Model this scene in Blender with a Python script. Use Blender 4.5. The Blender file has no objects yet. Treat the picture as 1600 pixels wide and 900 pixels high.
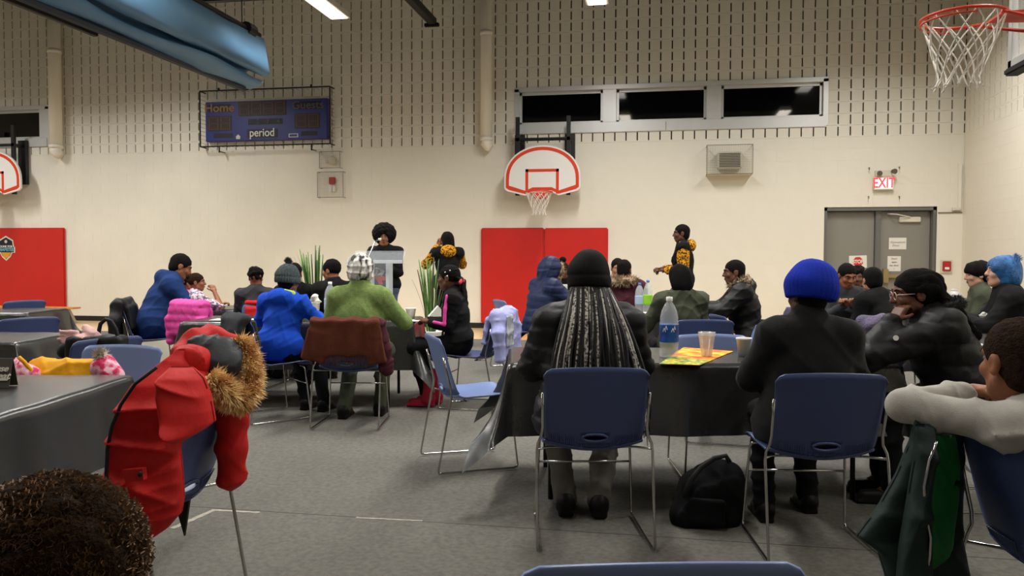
import bpy, bmesh, math, random
import numpy as np
from mathutils import Matrix, Vector

# ------------------------------------------------------------------ camera, world, exposure
scene = bpy.context.scene
F = 1250.0                      # focal length in pixels of a 1600 px wide frame
YAW = math.atan(0.184)          # camera looks left of the back wall's normal
PITCH = math.atan(45.0 / F)     # slightly down
CAMZ = 1.29
cam = bpy.data.cameras.new('camera')
cam.sensor_width = 36.0
cam.lens = F / 1600 * 36.0
cam.clip_start = 0.05
cam_o = bpy.data.objects.new('camera', cam)
scene.collection.objects.link(cam_o)
CAMM = (Matrix.Translation((0, 0, CAMZ)) @ Matrix.Rotation(YAW, 4, 'Z')
        @ Matrix.Rotation(math.pi / 2 - PITCH, 4, 'X') @ Matrix.Rotation(0.003, 4, 'Z'))
cam_o.matrix_world = CAMM
scene.camera = cam_o

world = bpy.data.worlds.new('world')
scene.world = world
world.use_nodes = True
world.node_tree.nodes['Background'].inputs[0].default_value = (0.010, 0.012, 0.018, 1)
world.node_tree.nodes['Background'].inputs[1].default_value = 1.0
scene.view_settings.view_transform = 'Standard'
scene.view_settings.look = 'None'
scene.view_settings.gamma = 1.0
scene.view_settings.use_curve_mapping = False
scene.view_settings.exposure = 0.52
LAMP_POWER = 105.0              # watts of one ceiling fixture
LAMP_COLOR = (1.0, 0.98, 0.955)

RIGHT = Vector((math.cos(YAW), math.sin(YAW), 0))
FWD = Vector((-math.sin(YAW), math.cos(YAW), 0))
YW = 14.58                      # back wall plane
XR = 4.99                       # right wall plane
XL, YB, ZC = -17.0, -5.0, 7.4   # left wall, rear wall, ceiling


def gd(r, d, z=0.0):
    """point at lateral r (to the right) and distance d straight ahead of the seat the photo was taken from"""
    v = RIGHT * r + FWD * d
    return Vector((v.x, v.y, z))


def ray(px, py):
    v = Vector(((px - 800) / F, -(py - 450) / F, -1.0))
    return (CAMM.to_3x3() @ v).normalized()


def hit(px, py, d=None, z=None, Y=None, X=None):
    r = ray(px, py)
    o = Vector((0, 0, CAMZ))
    if d is not None:
        t = d / r.dot(FWD)
    elif z is not None:
        t = (z - CAMZ) / r.z
    elif Y is not None:
        t = Y / r.y
    else:
        t = X / r.x
    return o + r * t


def rd(px, d):
    return (px - 800) / F * d


# ------------------------------------------------------------------ helpers
COL = scene.collection
ROOTM = {}


def tag(o, label=None, cat=None, group=None, kind=None):
    if label: o['label'] = label
    if cat: o['category'] = cat
    if group: o['group'] = group
    if kind: o['kind'] = kind
    return o


def empty(name, loc=(0, 0, 0), rz=0.0, s=1.0, label=None, cat=None, group=None, kind=None):
    o = bpy.data.objects.new(name, None)
    o.empty_display_size = 0.1
    COL.objects.link(o)
    o.location = loc
    o.rotation_euler = (0, 0, rz)
    o.scale = (s, s, s)
    ROOTM[o] = Matrix.Translation(loc) @ Matrix.Rotation(rz, 4, 'Z') @ Matrix.Scale(s, 4)
    return tag(o, label, cat, group, kind)


def link(name, me, parent=None):
    o = bpy.data.objects.new(name, me)
    COL.objects.link(o)
    if parent is not None:
        o.parent = parent
        if parent in ROOTM: ROOTM[o] = ROOTM[parent]
    return o


class MB:
    """collects shapes into one mesh"""

    def __init__(self):
        self.v, self.f, self.m = [], [], []
        self.slot = 0

    def add(self, vs, fs):
        b = len(self.v)
        self.v += [tuple(map(float, p)) for p in vs]
        self.f += [tuple(b + i for i in f) for f in fs]
        self.m += [self.slot] * len(fs)
        return self

    def box(self, lo, hi):
        (a, b, c), (d, e, f) = lo, hi
        return self.add([(a, b, c), (d, b, c), (d, e, c), (a, e, c), (a, b, f), (d, b, f), (d, e, f), (a, e, f)],
                        [(0, 3, 2, 1), (4, 5, 6, 7), (0, 1, 5, 4), (1, 2, 6, 5), (2, 3, 7, 6), (3, 0, 4, 7)])

    def bbox(self, lo, hi, b=0.01):
        """box with chamfered edges"""
        bm = bmesh.new()
        bmesh.ops.create_cube(bm, size=1)
        for v in bm.verts:
            v.co = Vector([lo[i] + (v.co[i] + .5) * (hi[i] - lo[i]) for i in range(3)])
        bmesh.ops.bevel(bm, geom=bm.edges[:], offset=b, segments=2, affect='EDGES')
        self.bm(bm)
        return self

    def bm(self, bm):
        bm.verts.index_update()
        self.add([v.co for v in bm.verts], [[v.index for v in f.verts] for f in bm.faces])
        bm.free()

    def tube(self, pts, r, n=8, caps=True):
        pts = [Vector(p) for p in pts]
        rr = r if isinstance(r, (list, tuple)) else [r] * len(pts)
        vs, fs = [], []
        t0 = (pts[1] - pts[0]).normalized()
        up = Vector((0, 0, 1)) if abs(t0.z) < .9 else Vector((1, 0, 0))
        x = t0.cross(up).normalized()
        for i, p in enumerate(pts):
            if i == 0: t = t0
            elif i == len(pts) - 1: t = (pts[i] - pts[i - 1]).normalized()
            else: t = ((pts[i + 1] - p).normalized() + (p - pts[i - 1]).normalized()).normalized()
            x = (x - t * x.dot(t)).normalized()
            y = t.cross(x)
            for k in range(n):
                a = 2 * math.pi * k / n
                vs.append(p + (x * math.cos(a) + y * math.sin(a)) * rr[i])
        for i in range(len(pts) - 1):
            for k in range(n):
                fs.append((i * n + k, i * n + (k + 1) % n, (i + 1) * n + (k + 1) % n, (i + 1) * n + k))
        if caps:
            fs.append(tuple(reversed(range(n))))
            fs.append(tuple(range((len(pts) - 1) * n, len(pts) * n)))
        return self.add(vs, fs)

    def lathe(self, prof, n=20, c=(0, 0, 0)):
        """profile of (radius, z), rotated about z"""
        vs, fs = [], []
        for r, z in prof:
            for k in range(n):
                a = 2 * math.pi * k / n
                vs.append((c[0] + r * math.cos(a), c[1] + r * math.sin(a), c[2] + z))
        for i in range(len(prof) - 1):
            for k in range(n):
                fs.append((i * n + k, i * n + (k + 1) % n, (i + 1) * n + (k + 1) % n, (i + 1) * n + k))
        if prof[0][0] > 1e-4: fs.append(tuple(reversed(range(n))))
        if prof[-1][0] > 1e-4: fs.append(tuple(range((len(prof) - 1) * n, len(prof) * n)))
        return self.add(vs, fs)

    def ell(self, c, r, R=None, nu=12, nv=8):
        vs, fs = [], []
        for j in range(nv + 1):
            b = math.pi * j / nv
            for i in range(nu):
                a = 2 * math.pi * i / nu
                p = Vector((r[0] * math.sin(b) * math.cos(a), r[1] * math.sin(b) * math.sin(a), r[2] * math.cos(b)))
                if R is not None: p = Matrix(R) @ p
                vs.append(p + Vector(c))
        for j in range(nv):
            for i in range(nu):
                fs.append((j * nu + i, (j + 1) * nu + i, (j + 1) * nu + (i + 1) % nu, j * nu + (i + 1) % nu))
        return self.add(vs, fs)

    def prism(self, poly, o, ax, ay, az, t):
        """polygon (2D) in the frame o+ax*u+ay*v, thickened by t along az"""
        o, ax, ay, az = Vector(o), Vector(ax), Vector(ay), Vector(az)
        n = len(poly)
        vs = [o + ax * u + ay * v for u, v in poly] + [o + ax * u + ay * v + az * t for u, v in poly]
        fs = [tuple(range(n)), tuple(range(2 * n - 1, n - 1, -1))]
        fs += [(i, i + n, (i + 1) % n + n, (i + 1) % n) for i in range(n)]
        return self.add(vs, fs)

    def grid(self, fn, nu, nv):
        vs = [fn(i / nu, j / nv) for j in range(nv + 1) for i in range(nu + 1)]
        fs = [(j * (nu + 1) + i, j * (nu + 1) + i + 1, (j + 1) * (nu + 1) + i + 1, (j + 1) * (nu + 1) + i)
              for j in range(nv) for i in range(nu)]
        return self.add(vs, fs)

    def mesh(self, name, mats, smooth=False):
        me = bpy.data.meshes.new(name)
        me.from_pydata(self.v, [], self.f)
        for m in (mats if isinstance(mats, (list, tuple)) else [mats]):
            me.materials.append(m)
        if any(self.m): me.polygons.foreach_set('material_index', self.m)
        if smooth: me.polygons.foreach_set('use_smooth', [True] * len(me.polygons))
        me.update()
        return me

    def build(self, name, mats, parent=None, smooth=False, world=False, kind=None, origin=None):
        vs = self.v
        if parent is not None and world:
            inv = ROOTM[parent].inverted()
            self.v = [tuple(inv @ Vector(p)) for p in vs]
        elif parent is None and origin != 'keep':
            a = np.array(vs)
            lo, hi = a.min(0), a.max(0)
            org = Vector(((lo[0] + hi[0]) / 2, (lo[1] + hi[1]) / 2, lo[2]))
            self.v = [tuple(Vector(p) - org) for p in vs]
        o = link(name, self.mesh(name, mats, smooth), parent)
        if parent is None and origin != 'keep':
            o.location = org
            ROOTM[o] = Matrix.Translation(org)
        if kind: o['kind'] = kind
        return o


def copy_tree(o, parent=None):
    c = o.copy()
    COL.objects.link(c)
    c.parent = parent
    for ch in [x for x in COL.objects if x.parent == o]:
        copy_tree(ch, c)
    return c


def place(o, loc, rz):
    o.location = loc
    o.rotation_euler = (0, 0, rz)
    ROOTM[o] = Matrix.Translation(loc) @ Matrix.Rotation(rz, 4, 'Z')
    return o


# ------------------------------------------------------------------ materials
def lin(c):
    def f(u):
        u = u / 255.0
        return u / 12.92 if u <= 0.04045 else ((u + 0.055) / 1.055) ** 2.4
    return (f(c[0]), f(c[1]), f(c[2]), 1.0)


MATS = {}


def mat(name, rgb, rough=.6, metal=0.0, var=0.0, vscale=12.0, rgb2=None, bump=0.0, bscale=90.0, spec=.5,
        trans=0.0, emit=0.0, sheen=0.0, kind='noise', ior=1.45, alpha=1.0, stretch=None, coat=0.0, wrinkle=0.0, wscale=8.0):
    if name in MATS: return MATS[name]
    m = bpy.data.materials.new(name)
    m.use_nodes = True
    nt = m.node_tree
    b = nt.nodes['Principled BSDF']
    b.inputs['Base Color'].default_value = lin(rgb)
    b.inputs['Roughness'].default_value = rough
    b.inputs['Metallic'].default_value = metal
    b.inputs['Specular IOR Level'].default_value = spec
    b.inputs['IOR'].default_value = ior
    b.inputs['Transmission Weight'].default_value = trans
    b.inputs['Alpha'].default_value = alpha
    if coat: b.inputs['Coat Weight'].default_value = coat
    if sheen:
        b.inputs['Sheen Weight'].default_value = sheen
    if emit:
        b.inputs['Emission Color'].default_value = lin(rgb)
        b.inputs['Emission Strength'].default_value = emit
    tc = nt.nodes.new('ShaderNodeTexCoord')
    src = tc.outputs['Object']
    if stretch:
        mp = nt.nodes.new('ShaderNodeMapping')
        mp.inputs['Scale'].default_value = stretch
        nt.links.new(src, mp.inputs[0])
        src = mp.outputs[0]
    if var or rgb2:
        if kind == 'noise':
            n = nt.nodes.new('ShaderNodeTexNoise')
            n.inputs['Scale'].default_value = vscale
            n.inputs['Detail'].default_value = 4
            fac = n.outputs['Fac']
        elif kind == 'voronoi':
            n = nt.nodes.new('ShaderNodeTexVoronoi')
            n.inputs['Scale'].default_value = vscale
            fac = n.outputs['Distance']
        else:
            n = nt.nodes.new('ShaderNodeTexWave')
            n.inputs['Scale'].default_value = vscale
            n.inputs['Distortion'].default_value = 3.0
            n.inputs['Detail'].default_value = 2
            fac = n.outputs['Fac']
        nt.links.new(src, n.inputs['Vector'])
        r = nt.nodes.new('ShaderNodeValToRGB')
        c1 = lin(rgb)
        c2 = lin(rgb2) if rgb2 else tuple(min(1, x * (1 + var)) for x in c1[:3]) + (1,)
        if not rgb2: c1 = tuple(x * (1 - var) for x in c1[:3]) + (1,)
        lo, hi = (.3, .7) if not rgb2 else (.42, .58)
        r.color_ramp.elements[0].position, r.color_ramp.elements[0].color = lo, c1
        r.color_ramp.elements[1].position, r.color_ramp.elements[1].color = hi, c2
        nt.links.new(fac, r.inputs[0])
        nt.links.new(r.outputs[0], b.inputs['Base Color'])
    if bump:
        n = nt.nodes.new('ShaderNodeTexNoise')
        n.inputs['Scale'].default_value = bscale
        n.inputs['Detail'].default_value = 3
        nt.links.new(src, n.inputs['Vector'])
        bp = nt.nodes.new('ShaderNodeBump')
        bp.inputs['Strength'].default_value = bump
        bp.inputs['Distance'].default_value = 0.01
        nt.links.new(n.outputs['Fac'], bp.inputs['Height'])
        nt.links.new(bp.outputs[0], b.inputs['Normal'])
        if wrinkle:
            wn = nt.nodes.new('ShaderNodeTexNoise')
            wn.noise_type = 'RIDGED_MULTIFRACTAL'
            wn.inputs['Scale'].default_value = wscale
            wn.inputs['Detail'].default_value = 1.5
            wn.inputs['Distortion'].default_value = .6
            nt.links.new(src, wn.inputs['Vector'])
            wb = nt.nodes.new('ShaderNodeBump')
            wb.inputs['Strength'].default_value = wrinkle
            wb.inputs['Distance'].default_value = 0.012
            nt.links.new(wn.outputs[0], wb.inputs['Height'])
            nt.links.new(wb.outputs[0], bp.inputs['Normal'])
    MATS[name] = m
    return m


def M(name):
    return MATS[name]


mat('wall_paint', (231, 225, 209), .55, var=.035, vscale=1.3, bump=.12, bscale=120)
mat('slot_shade', (22, 20, 18), .9)  # shade inside the slot cavities, put into the colour
mat('ceiling_dark', (52, 48, 43), .9, var=.1)
mat('steel_dark', (26, 26, 28), .5, metal=.3)
mat('black_paint', (20, 20, 22), .45)
mat('black_rubber', (24, 23, 22), .7)
mat('alu', (205, 205, 202), .4, metal=.35, var=.03, vscale=3)
mat('night_glass', (3, 4, 6), .04, spec=.5, coat=.3)
mat('door_grey', (134, 131, 122), .45, var=.03, vscale=2)
mat('frame_grey', (104, 103, 99), .45)
mat('chrome', (190, 188, 184), .18, metal=1.0)
mat('brass', (170, 150, 105), .35, metal=.8)
mat('white_paint', (235, 233, 226), .5)
mat('cream_plastic', (214, 208, 188), .5)
mat('red_vinyl', (196, 34, 26), .42, var=.04, vscale=3, bump=.05, bscale=6)
mat('hoop_orange', (214, 62, 24), .4)
mat('hoop_white', (232, 228, 222), .5)
mat('net_white', (225, 220, 208), .8)
mat('carpet', (104, 102, 95), .95, var=.2, vscale=38, bump=.6, bscale=170)
mat('tape', (165, 158, 145), .5, var=.3, vscale=30)
mat('wood_floor', (216, 184, 132), .3, kind='wave', var=.06, vscale=3, stretch=(1, .15, 1), coat=.2)
mat('bench_wood', (214, 148, 78), .4, kind='wave', var=.08, vscale=6, stretch=(.3, 4, 4))
mat('bench_leg', (178, 172, 160), .45)
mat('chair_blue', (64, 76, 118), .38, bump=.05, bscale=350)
mat('chair_blue_lit', (108, 127, 172), .36, bump=.05, bscale=350)  # same plastic as the other chairs, with the light on it painted in
mat('cloth_black', (44, 44, 43), .27, var=.1, vscale=5, bump=.12, bscale=14, spec=1.0)
mat('table_top', (150, 140, 125), .5)
mat('table_leg', (48, 47, 46), .4, metal=.5)
mat('curtain_blue', (92, 134, 168), .55, var=.06, vscale=2, bump=.15, bscale=5)
mat('curtain_dark', (34, 46, 58), .6)
mat('score_blue', (40, 50, 120), .4, var=.08, vscale=4)
mat('led_off', (52, 34, 28), .5)
mat('led_dot', (120, 84, 56), .5)
mat('led_panel', (28, 24, 26), .5)
mat('paper', (228, 224, 214), .7)
mat('ink_grey', (150, 148, 142), .7)
mat('ink_dark', (80, 78, 74), .7)
mat('sign_red', (205, 48, 40), .5)
mat('alarm_red', (176, 40, 36), .45)
mat('wire', (120, 112, 100), .45, metal=.6)
mat('plexi', (235, 235, 230), .08, alpha=.22, spec=.5)
mat('clear', (225, 230, 232), .08, alpha=.34, spec=.9, bump=.5, bscale=60)
mat('acrylic', (225, 232, 236), .06, alpha=.14, spec=.8)
mat('acrylic_edge', (225, 232, 236), .25, alpha=.6)
mat('water', (235, 242, 245), .03, trans=1.0, ior=1.2)


# ------------------------------------------------------------------ text
def text(s, size, m, parent, o, ax, ay, name='lettering', bold=0.0, align='CENTER', sx=1.0, shear=0.0, world=True):
    """flat lettering; o = centre, ax = reading direction, ay = up"""
    c = bpy.data.curves.new('t', 'FONT')
    c.body = s
    c.size = size
    c.align_x = align
    c.align_y = 'CENTER'
    c.extrude = 0.0015
    c.offset = bold
    c.shear = shear
    t = bpy.data.objects.new('t', c)
    COL.objects.link(t)
    dg = bpy.context.evaluated_depsgraph_get()
    me = bpy.data.meshes.new_from_object(t.evaluated_get(dg))
    bpy.data.objects.remove(t)
    bpy.data.curves.remove(c)
    ax, ay, o = Vector(ax).normalized(), Vector(ay).normalized(), Vector(o)
    az = ax.cross(ay)
    R = Matrix((ax * sx, ay, az)).transposed().to_4x4()
    T = Matrix.Translation(o) @ R
    if world and parent in ROOTM: T = ROOTM[parent].inverted() @ T
    me.transform(T)
    me.materials.clear()
    me.materials.append(m)
    return link(name, me, parent)


# ------------------------------------------------------------------ the room
def slab(name, lo, hi, m, parent=None):
    o = MB().box(lo, hi).build(name, m, parent, world=parent is not None)
    if parent is None: o['kind'] = 'structure'
    return o


ZB = hit(800, 219, Y=YW).z                     # where the slotted block starts
ZB = round(ZB / .2) * .2
# window and door openings, snapped to the block grid that starts at the corner XR
def snapx(x): return XR - round((XR - x) / .2) * .2


w1 = [snapx(hit(808, 170, Y=YW).x), snapx(hit(1295, 170, Y=YW).x),
      ZB + round((hit(1050, 207, Y=YW).z - ZB) / .2) * .2, ZB + round((hit(1050, 131, Y=YW).z - ZB) / .2) * .2]
w2 = [snapx(-14.0), snapx(hit(75, 195, Y=YW).x),
      ZB + round((hit(40, 233, Y=YW).z - ZB) / .2) * .2, ZB + round((hit(40, 161, Y=YW).z - ZB) / .2) * .2]
dr = [snapx(hit(1288, 400, Y=YW).x), snapx(hit(1465, 400, Y=YW).x), 0, round(hit(1375, 330, Y=YW).z / .2) * .2]
HOLES = [w1, w2, dr]

wall_back = empty('wall_back', (-6, YW, 0), kind='structure')
bk = MB()
T0, T1 = YW + .0018, YW + .30
def wall_pieces(mb, y0, y1, z0, z1):
    xs = sorted({XL, XR} | {h[0] for h in HOLES} | {h[1] for h in HOLES})
    for a, b in zip(xs[:-1], xs[1:]):
        cuts = sorted([(h[2], h[3]) for h in HOLES if h[0] <= a + 1e-6 and h[1] >= b - 1e-6])
        z = z0
        for c0, c1 in cuts:
            c0, c1 = max(c0, z0), min(c1, z1)
            if c1 <= c0: continue
            if c0 > z + 1e-6: mb.box((a, y0, z), (b, y1, c0))
            z = max(z, c1)
        if z1 > z + 1e-6: mb.box((a, y0, z), (b, y1, z1))
wall_pieces(bk, T0, T1, 0, ZB)
bk.build('wall_base', M('wall_paint'), wall_back, world=True)
bk = MB()
wall_pieces(bk, YW + .05, T1, ZB, ZC)
bk.build('slot_backing', M('slot_shade'), wall_back, world=True)


def slot_block_mesh(wid):
    """slotted acoustic block: front faces minus the slots, one in the middle and half ones at the ends; local x 0..wid, z 0..0.2"""
    mb = MB()
    hs, zt, zb_, dp = .0115, .176, .022, .05
    xs = [0, hs]
    k = .2
    while k < wid - .01:
        xs += [k - hs, k + hs]; k += .2
    xs += [wid - hs, wid]
    for i in range(len(xs) - 1):
        a, b = xs[i], xs[i + 1]
        if i % 2 == 0:      # slot column
            mb.box((a, 0, 0), (b, dp, zb_)); mb.box((a, 0, zt), (b, dp, .2))
        else:
            mb.box((a, 0, .0015), (b, dp, .1985))
    return mb


def plain_block_mesh(wid):
    j = .0006
    return MB().box((j, 0, j), (wid - j, .012, .2 - j))


def lay_blocks(parent, slots, X0, span, Z0, Z1, holes, make_world, nearkey, name, limit=300):
    """rows of blocks from coordinate 0..span along the wall; the nearest as objects, the rest as one stuff part"""
    meshes = {}
    for wd in (.2, .4):
        meshes[wd] = (slot_block_mesh(wd) if slots else plain_block_mesh(wd))
    items = []
    row = 0
    z = Z0
    while z < Z1 - .05:
        s = 0.0 if (row % 2 == 0 or slots) else .2
        spans = [(0.0, .2)] if s > 0 else []
        while s < span - .01:
            spans.append((s, min(.4, span - s))); s += .4
        for s0, wd in spans:
            units = [u for u in np.arange(s0, s0 + wd - .01, .2)
                     if not any(h[0] + .01 < u + .1 < h[1] - .01 and h[2] + .01 < z + .1 < h[3] - .01 for h in holes)]
            if len(units) == 2: items.append((s0, z, .4))
            else: items += [(u, z, .2) for u in units]
        z += .2; row += 1
    items.sort(key=nearkey)
    mes = {wd: mb.mesh(name, M('wall_paint')) for wd, mb in meshes.items()}
    T = make_world
    inv = ROOTM[parent].inverted()
    for s, z, wd in items[:limit]:
        o = link(name, mes[wd], parent)
        o.matrix_local = inv @ T(s, z)
    rest = items[limit:]
    if rest:
        mb = MB()
        for s, z, wd in rest:
            Tm = inv @ T(s, z)
            mb.add([Tm @ Vector(v) for v in meshes[wd].v], meshes[wd].f)
        o = mb.build(name + '_field', M('wall_paint'), parent, kind='stuff')


# back wall blocks: coordinate s runs from the right corner to the left
def Tback(s, z, wd=None):
    return Matrix.Translation((XR - s, YW, z)) @ Matrix.Scale(-1, 4, (1, 0, 0))
hb = [(XR - h[1], XR - h[0], h[2], h[3]) for h in HOLES]
SPANB = 19.2
lay_blocks(wall_back, True, 0, SPANB, ZB, ZC - .1, hb, Tback, lambda it: it[0] + (0 if it[1] < 6.3 else 50) + .05 * it[1], 'slotted_block')
lay_blocks(wall_back, False, 0, SPANB, ZB - 3.4, ZB - .01, hb, Tback, lambda it: it[0] + (0 if it[1] > 1.2 else 50), 'painted_block')

wall_right = empty('wall_right', (XR, 6, 0), kind='structure')
MB().box((XR + .003, YB, 0), (XR + .3, YW + .3, ZB)).build('wall_base', M('wall_paint'), wall_right, world=True)
MB().box((XR + .05, YB, ZB), (XR + .3, YW + .3, ZC)).build('slot_backing', M('slot_shade'), wall_right, world=True)
def Tright(s, z, wd=None):
    return Matrix.Translation((XR, YW - s, z)) @ Matrix.Rotation(-math.pi / 2, 4, 'Z')
lay_blocks(wall_right, True, 0, 6.0, ZB, ZC - .1, [], Tright, lambda it: it[0], 'slotted_block', 120)
lay_blocks(wall_right, False, 0, 6.0, ZB - 3.4, ZB - .01, [], Tright, lambda it: it[0], 'painted_block', 150)
MB().box((XR, YB, 0), (XR + .01, YW - 6.0, ZC)).build('plain_stretch', M('wall_paint'), wall_right, world=True)

slab('wall_left', (XL - .2, YB, 0), (XL, YW + .3, ZC), M('wall_paint'))
slab('wall_rear', (XL - .2, YB - .2, 0), (XR + .3, YB, ZC), M('wall_paint'))
slab('ceiling', (XL - .2, YB - .2, ZC), (XR + .3, YW + .3, ZC + .2), M('ceiling_dark'))
slab('floor', (XL - .2, YB - .2, -.1), (XR + .3, YW + .3, 0), M('wood_floor'))
YCARP = hit(130, 517, z=0).y
slab('floor_carpet', (XL + .2, YB + .2, 0), (XR - .05, YCARP, .006), M('carpet'))
bb = MB()
bb.box((XL, YW - .012, 0), (dr[0], YW + .005, .1)); bb.box((dr[1], YW - .012, 0), (XR, YW + .005, .1))
o = bb.build('baseboard_back', M('black_rubber')); o['kind'] = 'structure'
slab('baseboard_right', (XR - .012, YB, 0), (XR + .005, YW, .1), M('black_rubber'))

# steel joists under the deck
def joist(y):
    j = empty('trim_1', (-6, y, 6.5), kind='structure')
    MB().box((XL, y - .05, 6.98), (XR, y + .05, 7.1)).build('top_chord', M('steel_dark'), j, world=True)
    MB().box((XL, y - .05, 6.3), (XR, y + .05, 6.38)).build('bottom_chord', M('steel_dark'), j, world=True)
    mb = MB()
    x = XL + .3; up = True
    while x < XR - .5:
        mb.tube([(x, y, 6.36 if up else 7.0), (x + .55, y, 7.0 if up else 6.36)], .022, 5); x += .55; up = not up
    mb.build('web', M('steel_dark'), j, world=True)
for yy in (13.4, 10.9, 8.4): joist(yy)

# windows
def window(name, h, mulls, recess=.12):
    x0, x1, z0, z1 = h
    w = empty(name, ((x0 + x1) / 2, YW, z0), kind='structure')
    zs = z0 + .16
    fr = MB()
    fr.box((x0 - .03, YW - .02, z1 - .05), (x1 + .03, YW + .14, z1 + .03))
    fr.box((x0 - .03, YW - .02, z0), (x0 + .05, YW + .14, z1))
    fr.box((x1 - .05, YW - .02, z0), (x1 + .03, YW + .14, z1))
    fr.build('window_frame', M('alu'), w, world=True)
    n = 2
    for k in range(n):
        a, b = x0 + (x1 - x0) * k / n, x0 + (x1 - x0) * (k + 1) / n
        MB().bbox((a + .003, YW - .035, z0 - .02), (b - .003, YW + .1, zs), .006).build('sill_panel', M('alu'), w, world=True)
    edges = [x0 + .05] + [e for m in mulls for e in m] + [x1 - .05]
    for a, b in zip(edges[0::2], edges[1::2]):
        mb = MB()
        mb.box((a, YW + recess - .05, zs), (b, YW + recess, zs + .045)); mb.box((a, YW + recess - .05, z1 - .10), (b, YW + recess, z1 - .05))
        mb.box((a, YW + recess - .05, zs), (a + .045, YW + recess, z1 - .05)); mb.box((b - .045, YW + recess - .05, zs), (b, YW + recess, z1 - .05))
        s = mb.build('sash', M('alu'), w, world=True)
        MB().box((a + .04, YW + recess - .03, zs + .04), (b - .04, YW + recess - .02, z1 - .09)).build('pane', M('night_glass'), s, world=True)
    for a, b in mulls:
        MB().bbox((a, YW - .01, zs), (b, YW + recess, z1 - .05), .006).build('mullion', M('alu'), w, world=True)
    return w
wx = lambda px: hit(px, 165, Y=YW).x
window('window_1', w1, [(wx(942), wx(963)), (wx(1104), wx(1127))])
window('window_2', w2, [(-12.2, -12.0), (-10.6, -10.4)] if w2[1] > -10 else [(w2[0] + 1.4, w2[0] + 1.6)])

# double door, recessed
d0, d1, _, dz = dr
door = empty('door_1', ((d0 + d1) / 2, YW, 0), kind='structure')
DY = YW + .16
fr = MB()
fr.box((d0, YW + .02, 0), (d0 + .05, DY + .05, dz)); fr.box((d1 - .05, YW + .02, 0), (d1, DY + .05, dz)); fr.box((d0, YW + .02, dz - .06), (d1, DY + .05, dz))
fr.build('door_frame', M('frame_grey'), door, world=True)
xm = hit(1370, 400, Y=DY).x
MB().bbox((xm - .045, DY - .06, 0), (xm + .045, DY + .02, dz - .05), .008).build('center_post', M('frame_grey'), door, world=True)
MB().box((d1, YW - .004, 0), (d1 + .012, YW + .15, dz)).build('reveal', M('wall_paint'), door, world=True)
for a, b, side in ((d0 + .05, xm - .045, -1), (xm + .045, d1 - .05, 1)):
    lf = MB().bbox((a + .006, DY, .01), (b - .006, DY + .045, dz - .075), .004).build('door_leaf', M('door_grey'), door, world=True)
    zbar = 1.02
    mb = MB(); mb.bbox((a + .08, DY - .075, zbar - .03), (b - .08, DY - .035, zbar + .03), .008)
    mb.build('push_bar', M('brass'), lf, world=True)
    xe = b - .09 if side < 0 else a + .09
    mb = MB(); mb.bbox((xe - .045, DY - .08, zbar - .12), (xe + .045, DY - .002, zbar + .12), .008)
    mb.build('latch_case', M('brass'), lf, world=True)
    if side > 0:
        p = hit(1422, 343, Y=DY - .05)
        mb = MB().bbox((p.x - .17, DY - .06, p.z - .045), (p.x + .17, DY - .002, p.z + .045), .01)
        mb.tube([(p.x, DY - .07, p.z + .04), (p.x - .25, DY - .16, p.z + .085), (p.x - .36, DY - .04, p.z + .10)], .011, 6)
        mb.build('door_closer', M('cream_plastic'), lf, world=True)


def sheet(name, px, py, w, h, label, rot=0.0, Y=None):
    c = hit(px, py, Y=DY - .003)
    a = math.radians(rot)
    ax, ay = Vector((math.cos(a), 0, math.sin(a))), Vector((-math.sin(a), 0, math.cos(a)))
    e = empty(name, c, label=label, cat='sign')
    MB().prism([(-w / 2, -h / 2), (w / 2, -h / 2), (w / 2, h / 2), (-w / 2, h / 2)], c, ax, ay, Vector((0, -1, 0)), .001).build('paper_sheet', M('paper'), e, world=True)
    return e, c, ax, ay


e, c, ax, ay = sheet('door_notice', 1340.5, 409, .29, .215, 'white stop sign notice taped to the left grey door', 2)
oct_ = [(.088 * math.cos(math.pi / 8 + k * math.pi / 4), .088 * math.sin(math.pi / 8 + k * math.pi / 4)) for k in range(8)]
MB().prism(oct_, c + Vector((0, -.0012, 0)), ax, ay, Vector((0, -1, 0)), .001).build('octagon', M('sign_red'), e, world=True)
text('STOP', .085, M('paper'), e, c + Vector((0, -.004, 0)), ax, ay, bold=.003, sx=.85)
e, c, ax, ay = sheet('door_notice', 1402.5, 380.5, .28, .20, 'landscape white paper notice high on the right grey door')
text('Gymnasium', .05, M('ink_grey'), e, c + Vector((0, -.003, .022)), ax, ay, shear=.2)
text('Door', .05, M('ink_grey'), e, c + Vector((-.03, -.003, -.035)), ax, ay, shear=.2)
e, c, ax, ay = sheet('door_notice', 1397, 412, .215, .26, 'upright white paper notice below another on the right grey door')
for i, s in enumerate(("Don't", 'open', 'the door', '!')):
    text(s, .042, M('ink_dark'), e, c + Vector((0, -.003, .085 - .058 * i)), ax, ay, shear=.1)

# ------------------------------------------------------------------ ceiling lights
ZL = 5.15
mat('lamp_lens', (255, 246, 228), .5, emit=9.0)
mat('lamp_lens_dim', (255, 246, 228), .5, emit=1.2)


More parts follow.
